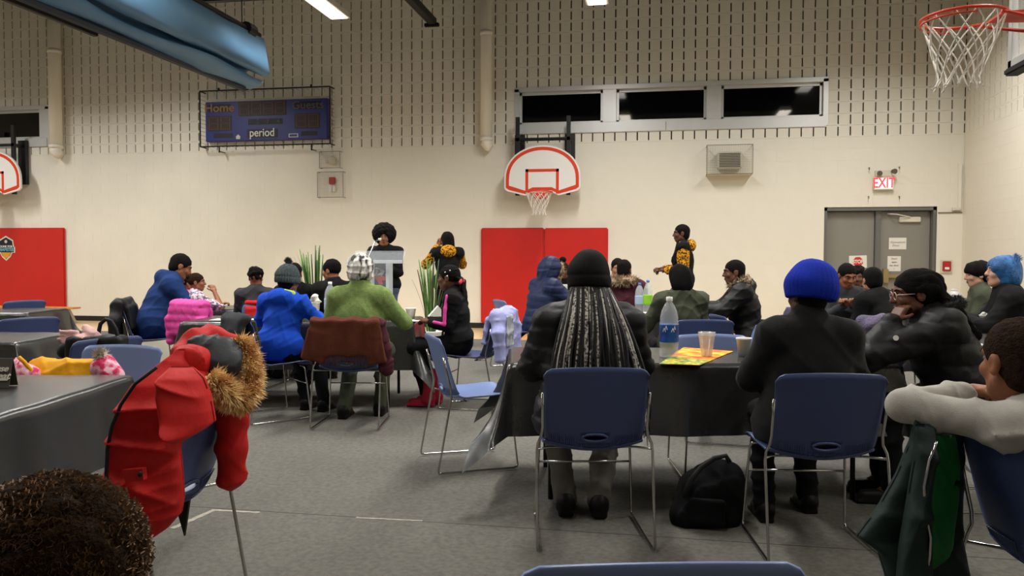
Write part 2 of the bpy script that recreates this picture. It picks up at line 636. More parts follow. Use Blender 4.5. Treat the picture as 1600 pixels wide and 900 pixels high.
def ceiling_light(x, y0, y1, power, label, lens, spread=158):
    e = empty('ceiling_light', (x, (y0 + y1) / 2, ZL), label=label, cat='ceiling light', group='strip lights hung under the gym roof')
    mb = MB()
    mb.prism([(-.17, 0), (.17, 0), (.13, .11), (-.13, .11)], (x, y0, ZL), (1, 0, 0), (0, 0, 1), (0, 1, 0), y1 - y0)
    mb.build('housing', M('white_paint'), e, world=True)
    MB().bbox((x - .14, y0 + .03, ZL - .015), (x + .14, y1 - .03, ZL + .001), .006).build('lens', M(lens), e, world=True)
    for yy in (y0 + .3, y1 - .3):
        MB().tube([(x, yy, ZL + .1), (x, yy, ZC)], .008, 5).build('hanger', M('steel_dark'), e, world=True)
    l = bpy.data.lights.new('lamp', 'AREA')
    l.shape = 'RECTANGLE'
    l.size, l.size_y = .26, y1 - y0 - .1
    l.energy = power
    l.spread = math.radians(spread)
    l.color = LAMP_COLOR
    lo = bpy.data.objects.new('tube_light', l)
    COL.objects.link(lo)
    lo.parent = e
    lo.location = (0, 0, -.03)


fa = hit(530, 28, z=ZL); fb = hit(934, 9, z=ZL)
STEP = fb.x - fa.x
yfar = (fa.y + fb.y) / 2
names = {-1: 'strip light at the top left corner above the hanging blue curtain', 0: 'strip light above the scoreboard, right of the blue curtain end',
         1: 'strip light whose end shows above the three pane window'}
for k in (-2, -1, 0, 1, 2):
    x = (fa.x if k == 0 else fb.x) if k in (0, 1) else fa.x + STEP * k
    if x > XR - .3: continue
    ceiling_light(x, yfar - 2.4, yfar, LAMP_POWER * (.95 if k != 0 else .6), names.get(k, 'strip light out of view beyond the %s edge, over the far end' % ('left' if k < 0 else 'right')), 'lamp_lens_dim', 158 if k != 0 else 88)
    for y1 in (7.6, 3.2):
        ceiling_light(x, y1 - 2.4, y1, LAMP_POWER * (1.0 if y1 > 5 else .22), 'unseen strip light over the %s of the room, %s from the left' % ('middle' if y1 > 5 else 'near end', ('first', 'second', 'third', 'fourth', 'fifth')[k + 2]), 'lamp_lens')

# ------------------------------------------------------------------ wall fixtures
def bx_(px, py, off=0.0):
    return hit(px, py, Y=YW - off)


# rain pipes
def rain_pipe(px, ptop, pbot, r, label):
    a, b = bx_(px, 120, r + .03), bx_(px, pbot, r + .03)
    x = (a.x + b.x) / 2
    e = empty('rain_pipe', (x, YW - r - .03, b.z), label=label, cat='pipe')
    y = YW - r - .04
    MB().lathe([(r, b.z), (r, 7.3)], 20, (x, y, 0)).build('shaft', M('wall_paint'), e, smooth=True, world=True)
    MB().lathe([(r + .012, b.z - .01), (r + .012, b.z + .05)], 20, (x, y, 0)).build('lower_collar', M('wall_paint'), e, smooth=True, world=True)
    MB().lathe([(r + .012, b.z + 1.9), (r + .012, b.z + 1.98)], 20, (x, y, 0)).build('upper_collar', M('wall_paint'), e, smooth=True, world=True)
    MB().tube([(x, y, b.z), (x, y, b.z - .06), (x + .03, y + .02, b.z - .12), (x + .08, YW - r - .02, b.z - .15)], [r * .95, r * .95, r * .8, r * .7], 14).build('elbow', M('wall_paint'), e, smooth=True, world=True)
rain_pipe(760, 0, 219, .105, 'cream vertical rain pipe left of the three pane window')
rain_pipe(87, 20, 231, .125, 'cream vertical rain pipe beside the cut off left window')

# scoreboard with its wire cage
sa, sb = bx_(322, 222, .12), bx_(512, 150, .12)
x0, x1, z0, z1 = sa.x, sb.x, sa.z, sb.z - .04
sc = empty('scoreboard', ((x0 + x1) / 2, YW, z0), label='blue electronic scoreboard reading Home, Guests and period', cat='scoreboard')
board = MB().bbox((x0, YW - .14, z0), (x1, YW - .015, z1), .012).build('board', M('score_blue'), sc, world=True)
W_, H_ = x1 - x0, z1 - z0
sp = lambda u, v, o=.142: Vector((x0 + W_ * u, YW - o, z0 + H_ * v))
def digit_panel(u0, u1, v0, v1, n):
    p = MB().box(sp(u0, v0, .147), sp(u1, v1, .139)).build('digit_panel', M('led_off'), board, world=True)
    a, b = sp(u0, v0, .1485), sp(u1, v1, .1485)
    mb = MB()
    segw = (b.x - a.x) / n
    for k in range(n):
        c0 = a.x + segw * (k + .14); c1 = a.x + segw * (k + .86)
        for i in range(5):
            for j in range(9):
                if i in (0, 4) or j in (0, 4, 8):
                    xx = c0 + (c1 - c0) * i / 4; zz = a.z + (b.z - a.z) * (.1 + .8 * j / 8)
                    mb.box((xx - .008, YW - .1495, zz - .008), (xx + .008, YW - .1465, zz + .008))
    mb.build('lamp_dots', M('led_dot'), board, world=True, kind='stuff')
digit_panel(.28, .67, .62, .97, 4)
digit_panel(.02, .22, .27, .64, 2)
digit_panel(.74, .94, .27, .64, 2)
for u0, u1, v0, v1 in ((.03, .21, .74, .93), (.74, .95, .74, .93), (.35, .60, .07, .28), (.36, .64, .4, .54), (.07, .23, .09, .2), (.79, .92, .09, .2)):
    MB().box(sp(u0, v0, .1445), sp(u1, v1, .139)).build('name_plate', M('led_panel'), board, world=True)
X, Z = Vector((1, 0, 0)), Vector((0, 0, 1))
mat('old_gold', (150, 112, 70), .6)
mat('faded', (92, 84, 92), .6)
text('Home', .22, M('old_gold'), sc, sp(.12, .835, .148), X, Z, bold=.004, sx=1.15)
text('Guests', .21, M('faded'), sc, sp(.845, .84, .148), X, Z, bold=.003, sx=1.1)
text('period', .22, M('white_paint'), sc, sp(.472, .19, .148), X, Z, bold=.002, sx=.9)
for u, s in ((.30, '.'), (.36, '1'), (.44, '2'), (.52, '3'), (.605, '4')):
    text(s, .12, M('faded'), sc, sp(u, .47, .148), X, Z)
MB().prism([(-.04, -.03), (.04, -.03), (.045, .02), (0, .06), (-.045, .02)], sp(.275, .09, .143), X, Z, (0, -1, 0), .004).build('maker_badge', M('cream_plastic'), board, world=True)
MB().box(sp(.69, .06, .147), sp(.765, .15, .14)).build('maker_plate', M('white_paint'), board, world=True)
MB().box(sp(.696, .075, .149), sp(.759, .135, .14)).build('maker_plate', M('score_blue'), board, world=True)
# cage: frame of rods plus mesh of wires
cx0, cx1, cz0, cz1 = bx_(313, 190, .2).x, bx_(516, 190, .2).x, bx_(415, 227, .2).z, bx_(415, 139, .2).z
cy = YW - .21
mb = MB()
cor = [(cx0, cy, cz0), (cx1, cy, cz0), (cx1, cy, cz1), (cx0, cy, cz1)]
for i in range(4):
    mb.tube([cor[i], cor[(i + 1) % 4]], .014, 6)
    mb.tube([cor[i], (cor[i][0], YW - .005, cor[i][2])], .012, 6)
for u in (.15, .86):
    xx = cx0 + (cx1 - cx0) * u
    mb.tube([(xx, cy, cz0), (xx, cy, cz0 - .12)], .014, 6)
    mb.tube([(xx, cy, cz1), (xx, cy, cz1 + .05)], .018, 6)
    mb.tube([(xx, cy, cz0 - .1), (xx, YW - .005, cz0 - .1)], .01, 6)
mb.build('cage_frame', M('steel_dark'), sc, world=True)
mb = MB()
n = 26
for k in range(1, n):
    xx = cx0 + (cx1 - cx0) * k / n
    for zz in (cz0, cz1):     # the top and bottom faces carry the wires
        mb.tube([(xx, cy, zz), (xx, YW - .005, zz)], .003, 4, False)
    if k % 2: mb.tube([(xx, cy, cz1), (xx, cy, cz1 - .1)], .003, 4, False); mb.tube([(xx, cy, cz0), (xx, cy, cz0 + .1)], .003, 4, False)
for k in range(1, 14):
    zz = cz0 + (cz1 - cz0) * k / 14
    for xx in (cx0, cx1): mb.tube([(xx, cy, zz), (xx, YW - .005, zz)], .003, 4, False)
mb.build('cage_wire', M('wire'), sc, world=True, kind='stuff')


def wire_guard(name, pa, pb, depth, label, cat, ncell=10):
    a, b = bx_(*pa, depth), bx_(*pb, depth)
    xa, xb, za, zb = a.x, b.x, b.z, a.z
    e = empty(name, ((xa + xb) / 2, YW, za), label=label, cat=cat)
    y = YW - depth
    mb = MB()
    cs = [(xa, y, za), (xb, y, za), (xb, y, zb), (xa, y, zb)]
    for i in range(4):
        mb.tube([cs[i], cs[(i + 1) % 4]], .006, 5); mb.tube([cs[i], (cs[i][0], YW, cs[i][2])], .006, 5)
    mb.build('guard_frame', M('wire'), e, world=True)
    mb = MB()
    nz = max(3, round(ncell * (zb - za) / (xb - xa)))
    for k in range(1, ncell):
        xx = xa + (xb - xa) * k / ncell; mb.tube([(xx, y, za), (xx, y, zb)], .0016, 3, False)
    for k in range(1, nz):
        zz = za + (zb - za) * k / nz
        mb.tube([(xa, YW, zz), (xa, y, zz), (xb, y, zz), (xb, YW, zz)], .0016, 3, False)
    mb.build('guard_mesh', M('wire'), e, world=True, kind='stuff')
    return e, (xa + xb) / 2, (za + zb) / 2, xb - xa, zb - za


e, x, z, w, h = wire_guard('bell_guard', (499, 237), (531, 262), .12, 'small wire guard over a bell under the scoreboard corner', 'guard', 14)
MB().ell((x + .02, YW - .05, z), (.075, .05, .085)).build('bell', M('cream_plastic'), e, True, True)
MB().tube([(x - .1, YW - .03, z - .03), (x - .03, YW - .05, z - .02)], [.025, .012], 8).build('striker', M('cream_plastic'), e, True, True)
e, x, z, w, h = wire_guard('alarm_guard', (496, 269), (536, 308), .12, 'larger wire guard over a red fire alarm on the wall', 'guard', 18)
MB().bbox((x - .06, YW - .05, z + .02), (x + .06, YW, z + .15), .008).build('alarm_strobe', M('alarm_red'), e, world=True)
for s in (-1, 1):
    MB().bbox((x + s * .037 - .03, YW - .04, z - .13), (x + s * .037 + .03, YW, z - .01), .006).build('switch_plate', M('white_paint'), e, world=True)
p0, p1 = bx_(513, 225, .02), bx_(513, 240, .02)
MB().tube([(p0.x + .05, YW - .02, p1.z), (p0.x + .05, YW - .02, ZB + 1.2)], .012, 6).build('conduit', M('wall_paint'), e, world=True)

e, x, z, w, h = wire_guard('speaker_guard', (1105, 227), (1176, 271), .28, 'cream caged loudspeaker box on the wall under the window', 'loudspeaker', 26)
MB().bbox((x - w * .26, YW - .2, z - h * .3), (x + w * .28, YW - .01, z + h * .3), .02).build('speaker_box', M('cream_plastic'), e, world=True)
mat('grille', (96, 88, 72), .6)
for k in range(9):
    zz = z - h * .22 + h * .44 * k / 8
    MB().box((x - w * .22, YW - .209, zz - .008), (x + w * .24, YW - .199, zz + .008)).build('louvre', M('grille'), e, world=True)
mb = MB().box((x - w / 2, YW - .28, z - h / 2), (x + w / 2, YW, z - h / 2 + .006))
mb.build('guard_floor', M('cream_plastic'), e, world=True)

# exit sign
a, b = bx_(1365, 297, .08), bx_(1397, 276, .08)
e = empty('exit_sign', ((a.x + b.x) / 2, YW, a.z), label='white exit sign with red letters and two lamp heads above the door', cat='exit sign')
MB().bbox((a.x, YW - .09, a.z), (b.x, YW - .01, b.z), .008).build('sign_box', M('cream_plastic'), e, world=True)
mat('exit_face', (250, 226, 220), .5, emit=.55)
mat('exit_red', (240, 60, 74), .5, emit=.9)
MB().box((a.x + .02, YW - .094, a.z + .02), (b.x - .02, YW - .088, b.z - .02)).build('sign_face', M('exit_face'), e, world=True)
text('EXIT', .24, M('exit_red'), e, ((a.x + b.x) / 2, YW - .097, (a.z + b.z) / 2), X, Z, bold=.004, sx=.72)
t = bx_(1380, 266, .08).z
MB().bbox((a.x + .03, YW - .09, b.z), (b.x - .03, YW - .01, t), .008).build('battery_box', M('cream_plastic'), e, world=True)
for s, xx in ((-1, a.x + .09), (1, b.x - .03)):
    MB().tube([(xx, YW - .1, t - .05 + .03 * (s > 0)), (xx + s * .02, YW - .17, t - .06 + .03 * (s > 0))], [.03, .045], 10).build('lamp_head', M('grille'), e, world=True)
for k, (px, py) in enumerate(((1358, 262), (1405, 261), (1357, 307), (1405, 307))):
    p = bx_(px, py, .03)
    MB().tube([(p.x, YW, p.z), (p.x, YW - .06, p.z), (p.x, YW - .06, p.z - .04)], .007, 5).build('guard_hook', M('wire'), e, world=True)

# fire alarm pull station
a, b = bx_(1470, 427, .05), bx_(1489, 406, .05)
e = empty('fire_alarm', ((a.x + b.x) / 2, YW, a.z), label='red fire alarm pull station in a clear cover by the door', cat='fire alarm')
MB().bbox((a.x, YW - .03, a.z), (b.x, YW, b.z), .006).build('backplate', M('cream_plastic'), e, world=True)
cx, cz = (a.x + b.x) / 2, (a.z + b.z) / 2
MB().bbox((cx - .065, YW - .06, cz - .075), (cx + .065, YW - .03, cz + .09), .008).build('pull_box', M('alarm_red'), e, world=True)
MB().bbox((cx - .035, YW - .068, cz - .05), (cx + .035, YW - .058, cz - .01), .004).build('pull_handle', M('white_paint'), e, world=True)

# corner conduit with a door sensor
p, q = bx_(1503, 255, .03), bx_(1502, 327, .03)
e = empty('corner_conduit', (q.x, YW - .03, q.z), label='cream conduit running down the corner beside the door', cat='conduit')
MB().box((p.x - .05, YW - .045, q.z), (p.x, YW, p.z)).build('raceway', M('wall_paint'), e, world=True)
MB().bbox((q.x - .14, YW - .06, q.z - .02), (q.x - .02, YW, q.z + .03), .006).build('bracket', M('cream_plastic'), e, world=True)
MB().box((q.x - .35, YW - .02, q.z - .06), (q.x + .02, YW, q.z - .045)).build('cable_cover', M('wire'), e, world=True)


# ------------------------------------------------------------------ basketball hoops on the back wall
def net(mb, c, r0, r1, h, n=12, rad=.0055, sway=(0, 0)):
    c = Vector(c)
    def P(k, t):
        a = 2 * math.pi * k / n
        r = r0 + (r1 - r0) * min(1, t * 1.25) + (.02 if t > .9 else 0)
        return c + Vector((math.cos(a) * r + sway[0] * t * t, math.sin(a) * r + sway[1] * t * t, -h * t))
    for k in range(n):
        for s in (1, -1):
            mb.tube([P(k + s * t * 2.6, t) for t in np.linspace(0, 1, 9)], rad, 4)


def wall_hoop(xc, zr, label, group, bh=.86, bw=1.37):
    """fan backboard; zr = height of rim"""
    e = empty('basketball_hoop', (xc, YW, zr - .4), label=label, cat='basketball hoop', group=group)
    y = YW - .42
    hw = bw / 2
    zb, zl = zr - .03, zr + .10
    def outline(k):      # k shrinks the outline
        pts = []
        a0 = math.radians(0)
        for i in range(25):
            a = math.pi * i / 24
            pts.append(((hw - k) * math.cos(a), zl + .16 + (bh - .26 - k) * math.sin(a) ** .9 if 0 < i < 24 else zl + .16))
        pts.append((-(hw - k), zl + k * .6)); pts.append((-(hw - k) + .05, zl - .05 + k))
        pts.append((-.3, zb + k)); pts.append((-.17, zb + .06 + k)); pts.append((.17, zb + .06 + k)); pts.append((.3, zb + k))
        pts.append(((hw - k) - .05, zl - .05 + k)); pts.append((hw - k, zl + k * .6))
        return pts
    MB().prism(outline(0), (xc, y, 0), X, Z, (0, 1, 0), .045).build('backboard', M('hoop_white'), e, world=True)
    # orange border band
    mb = MB()
    a, b = outline(.028), outline(.085)
    n = len(a)
    mb.add([(xc + u, y - .003, v) for u, v in a] + [(xc + u, y - .003, v) for u, v in b],
           [(i, (i + 1) % n, (i + 1) % n + n, i + n) for i in range(n)])
    mb.build('border_stripe', M('hoop_orange'), e, world=True)
    mb = MB()
    q, s, t = .3, zr + .44, .05
    mb.box((xc - q, y - .004, zr + .02), (xc - q + t, y - .001, s)); mb.box((xc + q - t, y - .004, zr + .0), (xc + q, y - .001, s)); mb.box((xc - q, y - .004, s - t), (xc + q, y - .001, s))
    mb.build('target_square', M('hoop_orange'), e, world=True)
    rc = Vector((xc, y - .37, zr))
    ring = [rc + Vector((.235 * math.cos(2 * math.pi * k / 28), .235 * math.sin(2 * math.pi * k / 28), 0)) for k in range(29)]
    mb = MB().tube(ring, .011, 8, False)
    mb.bbox((xc - .12, y - .15, zr - .09), (xc + .12, y, zr + .01), .01)
    mb.build('rim', M('hoop_orange'), e, world=True, smooth=False)
    mb = MB()
    net(mb, rc, .23, .11, .40)
    mb.build('net', M('net_white'), e, world=True)
    for s in (-1, 1):
        mb = MB()
        xx = xc + s * .46
        mb.box((xx - .035, YW - .36, zr - .02), (xx + .035, YW - .30, zr + 1.38))
        mb.box((xx - .09, YW - .12, zr + .2), (xx + .09, YW - .04, zr + 1.1))
        mb.box((xx - .03, YW - .36, zr + .3), (xx + .03, YW - .003, zr + .36)); mb.box((xx - .03, YW - .36, zr + .95), (xx + .03, YW - .003, zr + 1.01))
        mb.build('bracket', M('black_paint'), e, world=True)
    mb = MB().tube([(xc - .46, YW - .33, zr + .98), (xc + .46, YW - .33, zr + .98)], .03, 8)
    MB().box((xc - .47, y + .045, zr + .1), (xc + .47, YW - .3, zr + .16)).build('lower_crossbar', M('black_paint'), e, world=True)
    mb.build('crossbar', M('black_paint'), e, world=True)
    return e


pr = hit(843, 300, Y=YW - .79)
wall_hoop(hit(847, 280, Y=YW - .42).x, pr.z, 'fan shaped basketball hoop between the pipe and the red wall pads', 'fan backboards on the far wall')
wall_hoop(hit(-14, 280, Y=YW - .42).x, hit(0, 299, Y=YW - .79).z, 'fan shaped basketball hoop cut off at the left edge', 'fan backboards on the far wall')

# ------------------------------------------------------------------ glass hoop upper right
RC = hit(1505, 28, z=2.77)
XBB = RC.x + .62
e = empty('basketball_hoop', (XBB, RC.y, 2.6), label='orange rim and glass backboard close by at the top right', cat='basketball hoop')
ring = [RC + Vector((.235 * math.cos(2 * math.pi * k / 40), .235 * math.sin(2 * math.pi * k / 40), 0)) for k in range(41)]
mb = MB().tube(ring, .0095, 8, False)
ring2 = [p + Vector((0, 0, -.028)) for p in ring[10:31]]
mb.tube(ring2, .006, 6)
mb.build('rim', M('hoop_orange'), e, smooth=True, world=True)
mb = MB()
mb.prism([(-.06, -.10), (.36, -.14), (.36, .14), (-.06, .10)], (RC.x + .235, RC.y, RC.z - .012), (1, 0, 0), (0, 1, 0), (0, 0, 1), .014)
mb.bbox((XBB - .18, RC.y - .11, RC.z - .13), (XBB - .02, RC.y + .11, RC.z + .02), .012)
for s in (-1, 1): mb.tube([(RC.x + .15, RC.y + s * .17, RC.z - .012), (XBB - .1, RC.y + s * .1, RC.z - .09)], .011, 6)
mb.build('rim_bracket', M('hoop_orange'), e, world=True)
mb = MB(); net(mb, RC, .23, .12, .42, 12, .005, (-.02, .02)); mb.build('net', M('net_white'), e, world=True)
by0, by1, bz0, bz1 = RC.y - .92, RC.y + .92, RC.z - .12, RC.z + .95
MB().box((XBB, by0 + .03, bz0 + .03), (XBB + .012, by1 - .03, bz1 - .03)).build('glass', M('plexi'), e, world=True)
mb = MB()
mb.box((XBB - .01, by0, bz0), (XBB + .03, by1, bz0 + .05)); mb.box((XBB - .01, by0, bz1 - .05), (XBB + .03, by1, bz1))
mb.box((XBB - .01, by0, bz0), (XBB + .03, by0 + .05, bz1)); mb.box((XBB - .01, by1 - .05, bz0), (XBB + .03, by1, bz1))
for s in (-.3, .3): mb.box((XBB + .03, RC.y + s - .03, bz0), (XBB + .08, RC.y + s + .03, bz1))
mb.build('board_frame', M('alu'), e, world=True)
MB().bbox((XBB - .03, by0 - .02, bz0 - .05), (XBB + .07, by1 + .02, bz0 - .0), .012).build('edge_padding', M('black_rubber'), e, world=True)
mb = MB()
for s in (-.3, .3): mb.tube([(XBB + .08, RC.y + s, bz0 + .2), (XR, RC.y + s, bz0 + .2)], .04, 8); mb.tube([(XBB + .08, RC.y + s, bz1 - .1), (XR, RC.y + s, bz1 - .1)], .04, 8)
mb.build('support_arms', M('black_paint'), e, world=True)

# ------------------------------------------------------------------ wall pads
def wall_pad(pa, pb, label):
    xa, xb = bx_(pa, 420, .06).x, bx_(pb, 420, .06).x
    z1 = bx_((pa + pb) / 2, 356, .06).z
    o = MB().bbox((xa + .004, YW - .065, .1), (xb - .004, YW - .002, z1), .018).build('wall_pad', M('red_vinyl'), None, smooth=False)
    return tag(o, label, 'wall pad', 'red vinyl pads along the far wall'), xa, xb, z1
wall_pad(751, 850, 'red vinyl wall pad under the hoop, left of the joined pair')
wall_pad(850, 950, 'red vinyl wall pad, right of the joined pair')
pad, xa, xb, z1 = wall_pad(-10, 101, 'red vinyl wall pad with a shield sticker at the left edge')
wall_pad(-140, -10, 'red vinyl wall pad cut off beyond the left edge')
# shield sticker on the left pad
c = hit(9.5, 388, Y=YW - .068)
k = 39 / 38.0 * .25
st = empty('shield_sticker', c, label='dark shield sticker on the red wall pad', cat='sticker')
def shield(s, m, off, name):
    pts = [(0, .26), (.17, .17), (.19, .03), (.215, .03), (.215, -.09), (.15, -.09), (.10, -.18), (0, -.26)]
    pts = pts + [(-u, v) for u, v in reversed(pts[1:-1])]
    MB().prism([(u * s, v * s) for u, v in pts], c + Vector((0, off, 0)), X, Z, (0, -1, 0), .001).build(name, m, st, world=True)
mat('navy_print', (22, 34, 48), .5)
mat('aqua_print', (120, 190, 205), .5)
mat('gold_print', (222, 160, 50), .5)
shield(1.0, M('paper'), 0, 'sticker_border')
shield(.88, M('navy_print'), -.0012, 'sticker_field')
MB().prism([(-.12, 0), (.12, 0), (.06, -.10), (0, -.13), (-.06, -.10)], c + Vector((0, -.0024, -.085)), X, Z, (0, -1, 0), .001).build('ball', M('gold_print'), st, world=True)
text('DUNK FOR', .062, M('paper'), st, c + Vector((0, -.004, .035)), X, Z, bold=.002)
text('DIABETES', .085, M('aqua_print'), st, c + Vector((0, -.004, -.03)), X, Z, bold=.003)
mb = MB(); mb.prism([(.034 * math.cos(a), .034 * math.sin(a)) for a in np.linspace(0, 2 * math.pi, 14)[:-1]], c + Vector((0, -.0024, .14)), X, Z, (0, -1, 0), .001)
mb.build('crest_disc', M('cream_plastic'), st, world=True)

# bench in front of the left pad
pl, pr_ = hit(-30, 482, d=15.6), hit(120, 480, d=15.6)
zb_ = pr_.z
bl = Vector((pl.x, pr_.y - .0, 0)); br = Vector((pr_.x, pr_.y, 0))
e = empty('gym_bench', ((bl.x + br.x) / 2, br.y, 0), label='long wooden bench on pale legs before the red pad', cat='bench')
yb0 = min(br.y, YW - .45)
MB().bbox((bl.x - .6, yb0 - .12, zb_ - .035), (br.x, yb0 + .12, zb_), .008).build('plank', M('bench_wood'), e, world=True)
for lx in (hit(95, 490, d=15.6).x, hit(95, 490, d=15.6).x - 2.2):
    mb = MB()
    for s in (-1, 1):
        mb.tube([(lx + s * .05, yb0 + s * .08, zb_ - .03), (lx + s * .14, yb0 + s * .16, .0)], [.03, .04], 6)
    mb.tube([(lx - .13, yb0 - .14, .05), (lx + .13, yb0 + .14, .05)], .022, 6)
    mb.build('leg', M('bench_leg'), e, world=True)

# ------------------------------------------------------------------ rolled blue divider curtain
DC = 12.0
prof_px = [(414, 62), (419, 88), (424, 117), (414, 121), (404, 117), (388, 110), (383, 113), (396, 122), (413, 128), (410, 133), (390, 140), (374, 134), (366, 110), (372, 70)]
pts = [hit(px, py, d=DC) for px, py in prof_px]
yend = sum(p.y for p in pts) / len(pts)
prof = [(p.x, p.z) for p in pts]
e = empty('divider_curtain', (prof[0][0], yend - 4, prof[10][1]), label='blue rolled up divider curtain hanging at the upper left', cat='curtain')
rng = random.Random(4)
def loft(idx, name, m, closed, amp):
    mb = MB()
    ny = 46
    n = len(idx)
    ph = [rng.uniform(0, 6) for _ in idx]
    vs, fs = [], []
    for j in range(ny + 1):
        y = yend - 10.5 * j / ny
        for q, i in enumerate(idx):
            x, z = prof[i]
            s = amp * min(1, j / 2.5)
            vs.append((x + s * math.sin(y * 2.3 + ph[q]) + .5 * s * math.sin(y * 5.1 + ph[q] * 2), y, z + s * math.sin(y * 1.9 + ph[q] * 1.7) + (.04 * (j / ny) ** .5 * 3 if False else 0)))
    for j in range(ny):
        for q in range(n if closed else n - 1):
            fs.append((j * n + q, j * n + (q + 1) % n, (j + 1) * n + (q + 1) % n, (j + 1) * n + q))
    if closed: pass
    mb.add(vs, fs)
    if closed: mb.add(vs[:n], [tuple(range(n))])
    o = mb.build(name, m, e, world=True, smooth=True)
    return o
loft(list(range(len(prof))), 'fabric_roll', M('curtain_blue'), True, .028)
mb = MB()
x, z = prof[10]
mb.tube([(x - .03, yend - .15, z - .01), (x - .03, yend - 10.5, z - .01)], .05, 8)
x, z = prof[11]
mb.tube([(x, yend - .2, z - .02), (x, yend - 10.5, z - .02)], .03, 8)
mb.build('batten', M('curtain_dark'), e, world=True)
x, z = prof[0]
mb = MB().tube([(x - .02, yend - .1, z + .03), (x - .02, yend - 10.5, z + .03)], .035, 8)
mb.tube([(x - .02, yend - .5, z + .03), (x - .02, yend - .3, z + .03)], .09, 12)
for j in range(5): mb.tube([(x - .02, yend - .6 - 2.2 * j, z + .03), (x - .02, yend - .6 - 2.2 * j, ZC)], .008, 5)
mb.build('drive_shaft', M('steel_dark'), e, world=True)
# roof steel near the curtain
p = hit(470, 25, Y=yend - .2)
e = empty('roof_beam', (x, yend, 5.2), label='dark roof steel above the end of the blue curtain', cat='beam')
for z_, dx in ((5.35, 0), (4.95, .1)):
    MB().box((x - .9, yend - .55, z_), (x + .55, yend - .45, z_ + .07)).build('chord', M('steel_dark'), e, world=True)
mb = MB()
for k in range(5): mb.tube([(x - .9 + .28 * k, yend - .5, 5.38 if k % 2 else 4.98), (x - .62 + .28 * k, yend - .5, 4.98 if k % 2 else 5.38)], .02, 5)
mb.build('web', M('steel_dark'), e, world=True)
MB().tube([(x - .3, yend - .5, 5.4), (x - .3, yend - .5, ZC)], .03, 6).build('hanger', M('steel_dark'), e, world=True)
# black strut ending in the air, right of the left strip light
p = hit(678, 34, z=5.4)
MB()
o = MB()
o.bbox((p.x - .09, p.y - 2.6, p.z - .06), (p.x + .05, p.y, p.z + .06), .01)
o.bbox((p.x - .16, p.y - .06, p.z - .09), (p.x + .1, p.y + .01, p.z - .03), .01)
o = o.build('track_beam', M('steel_dark'))
tag(o, 'black steel track ending above the wall right of the scoreboard', 'beam')
p = hit(150, 52, z=5.2)
o = MB().bbox((p.x - .05, p.y - 4, p.z - .06), (p.x + .05, p.y, p.z + .06), .01).build('track_beam', M('steel_dark'))
tag(o, 'black steel track just under the left part of the blue curtain', 'beam')
# carpet seam tape
def tape(a, b, w, label):
    a, b = hit(*a, z=.006), hit(*b, z=.006)
    t = (b - a).normalized(); n = Vector((-t.y, t.x, 0))
    L = (b - a).length
    poly = []
    r = random.Random(int(L * 100))
    N = 14
    poly = [(L * i / N, -w / 2 + r.uniform(-.3, .3) * w * .4) for i in range(N + 1)] + [(L * (N - i) / N, w / 2 + r.uniform(-.3, .3) * w * .4) for i in range(N + 1)]
    o = MB().prism(poly, a, t, n, (0, 0, 1), .0015).build('seam_tape', M('tape'))
    tag(o, label, 'tape')
tape((330, 797), (405, 801), .022, 'short worn tape strip on the carpet seam beside the red parka')
tape((335, 797), (268, 826), .03, 'slanting worn tape strip beneath the red parka chair')
tape((556, 809), (660, 814), .016, 'worn tape strip on the carpet seam in the open aisle')
slab('trim_2', (-6, hit(480, 805, z=0).y - .003, .0055), (XR - .1, hit(480, 805, z=0).y + .003, .0064), M('black_rubber'))

# ------------------------------------------------------------------ implicit surfaces -> meshes (for soft bodies)
def _n3(v): return np.asarray(v, dtype=np.float32)


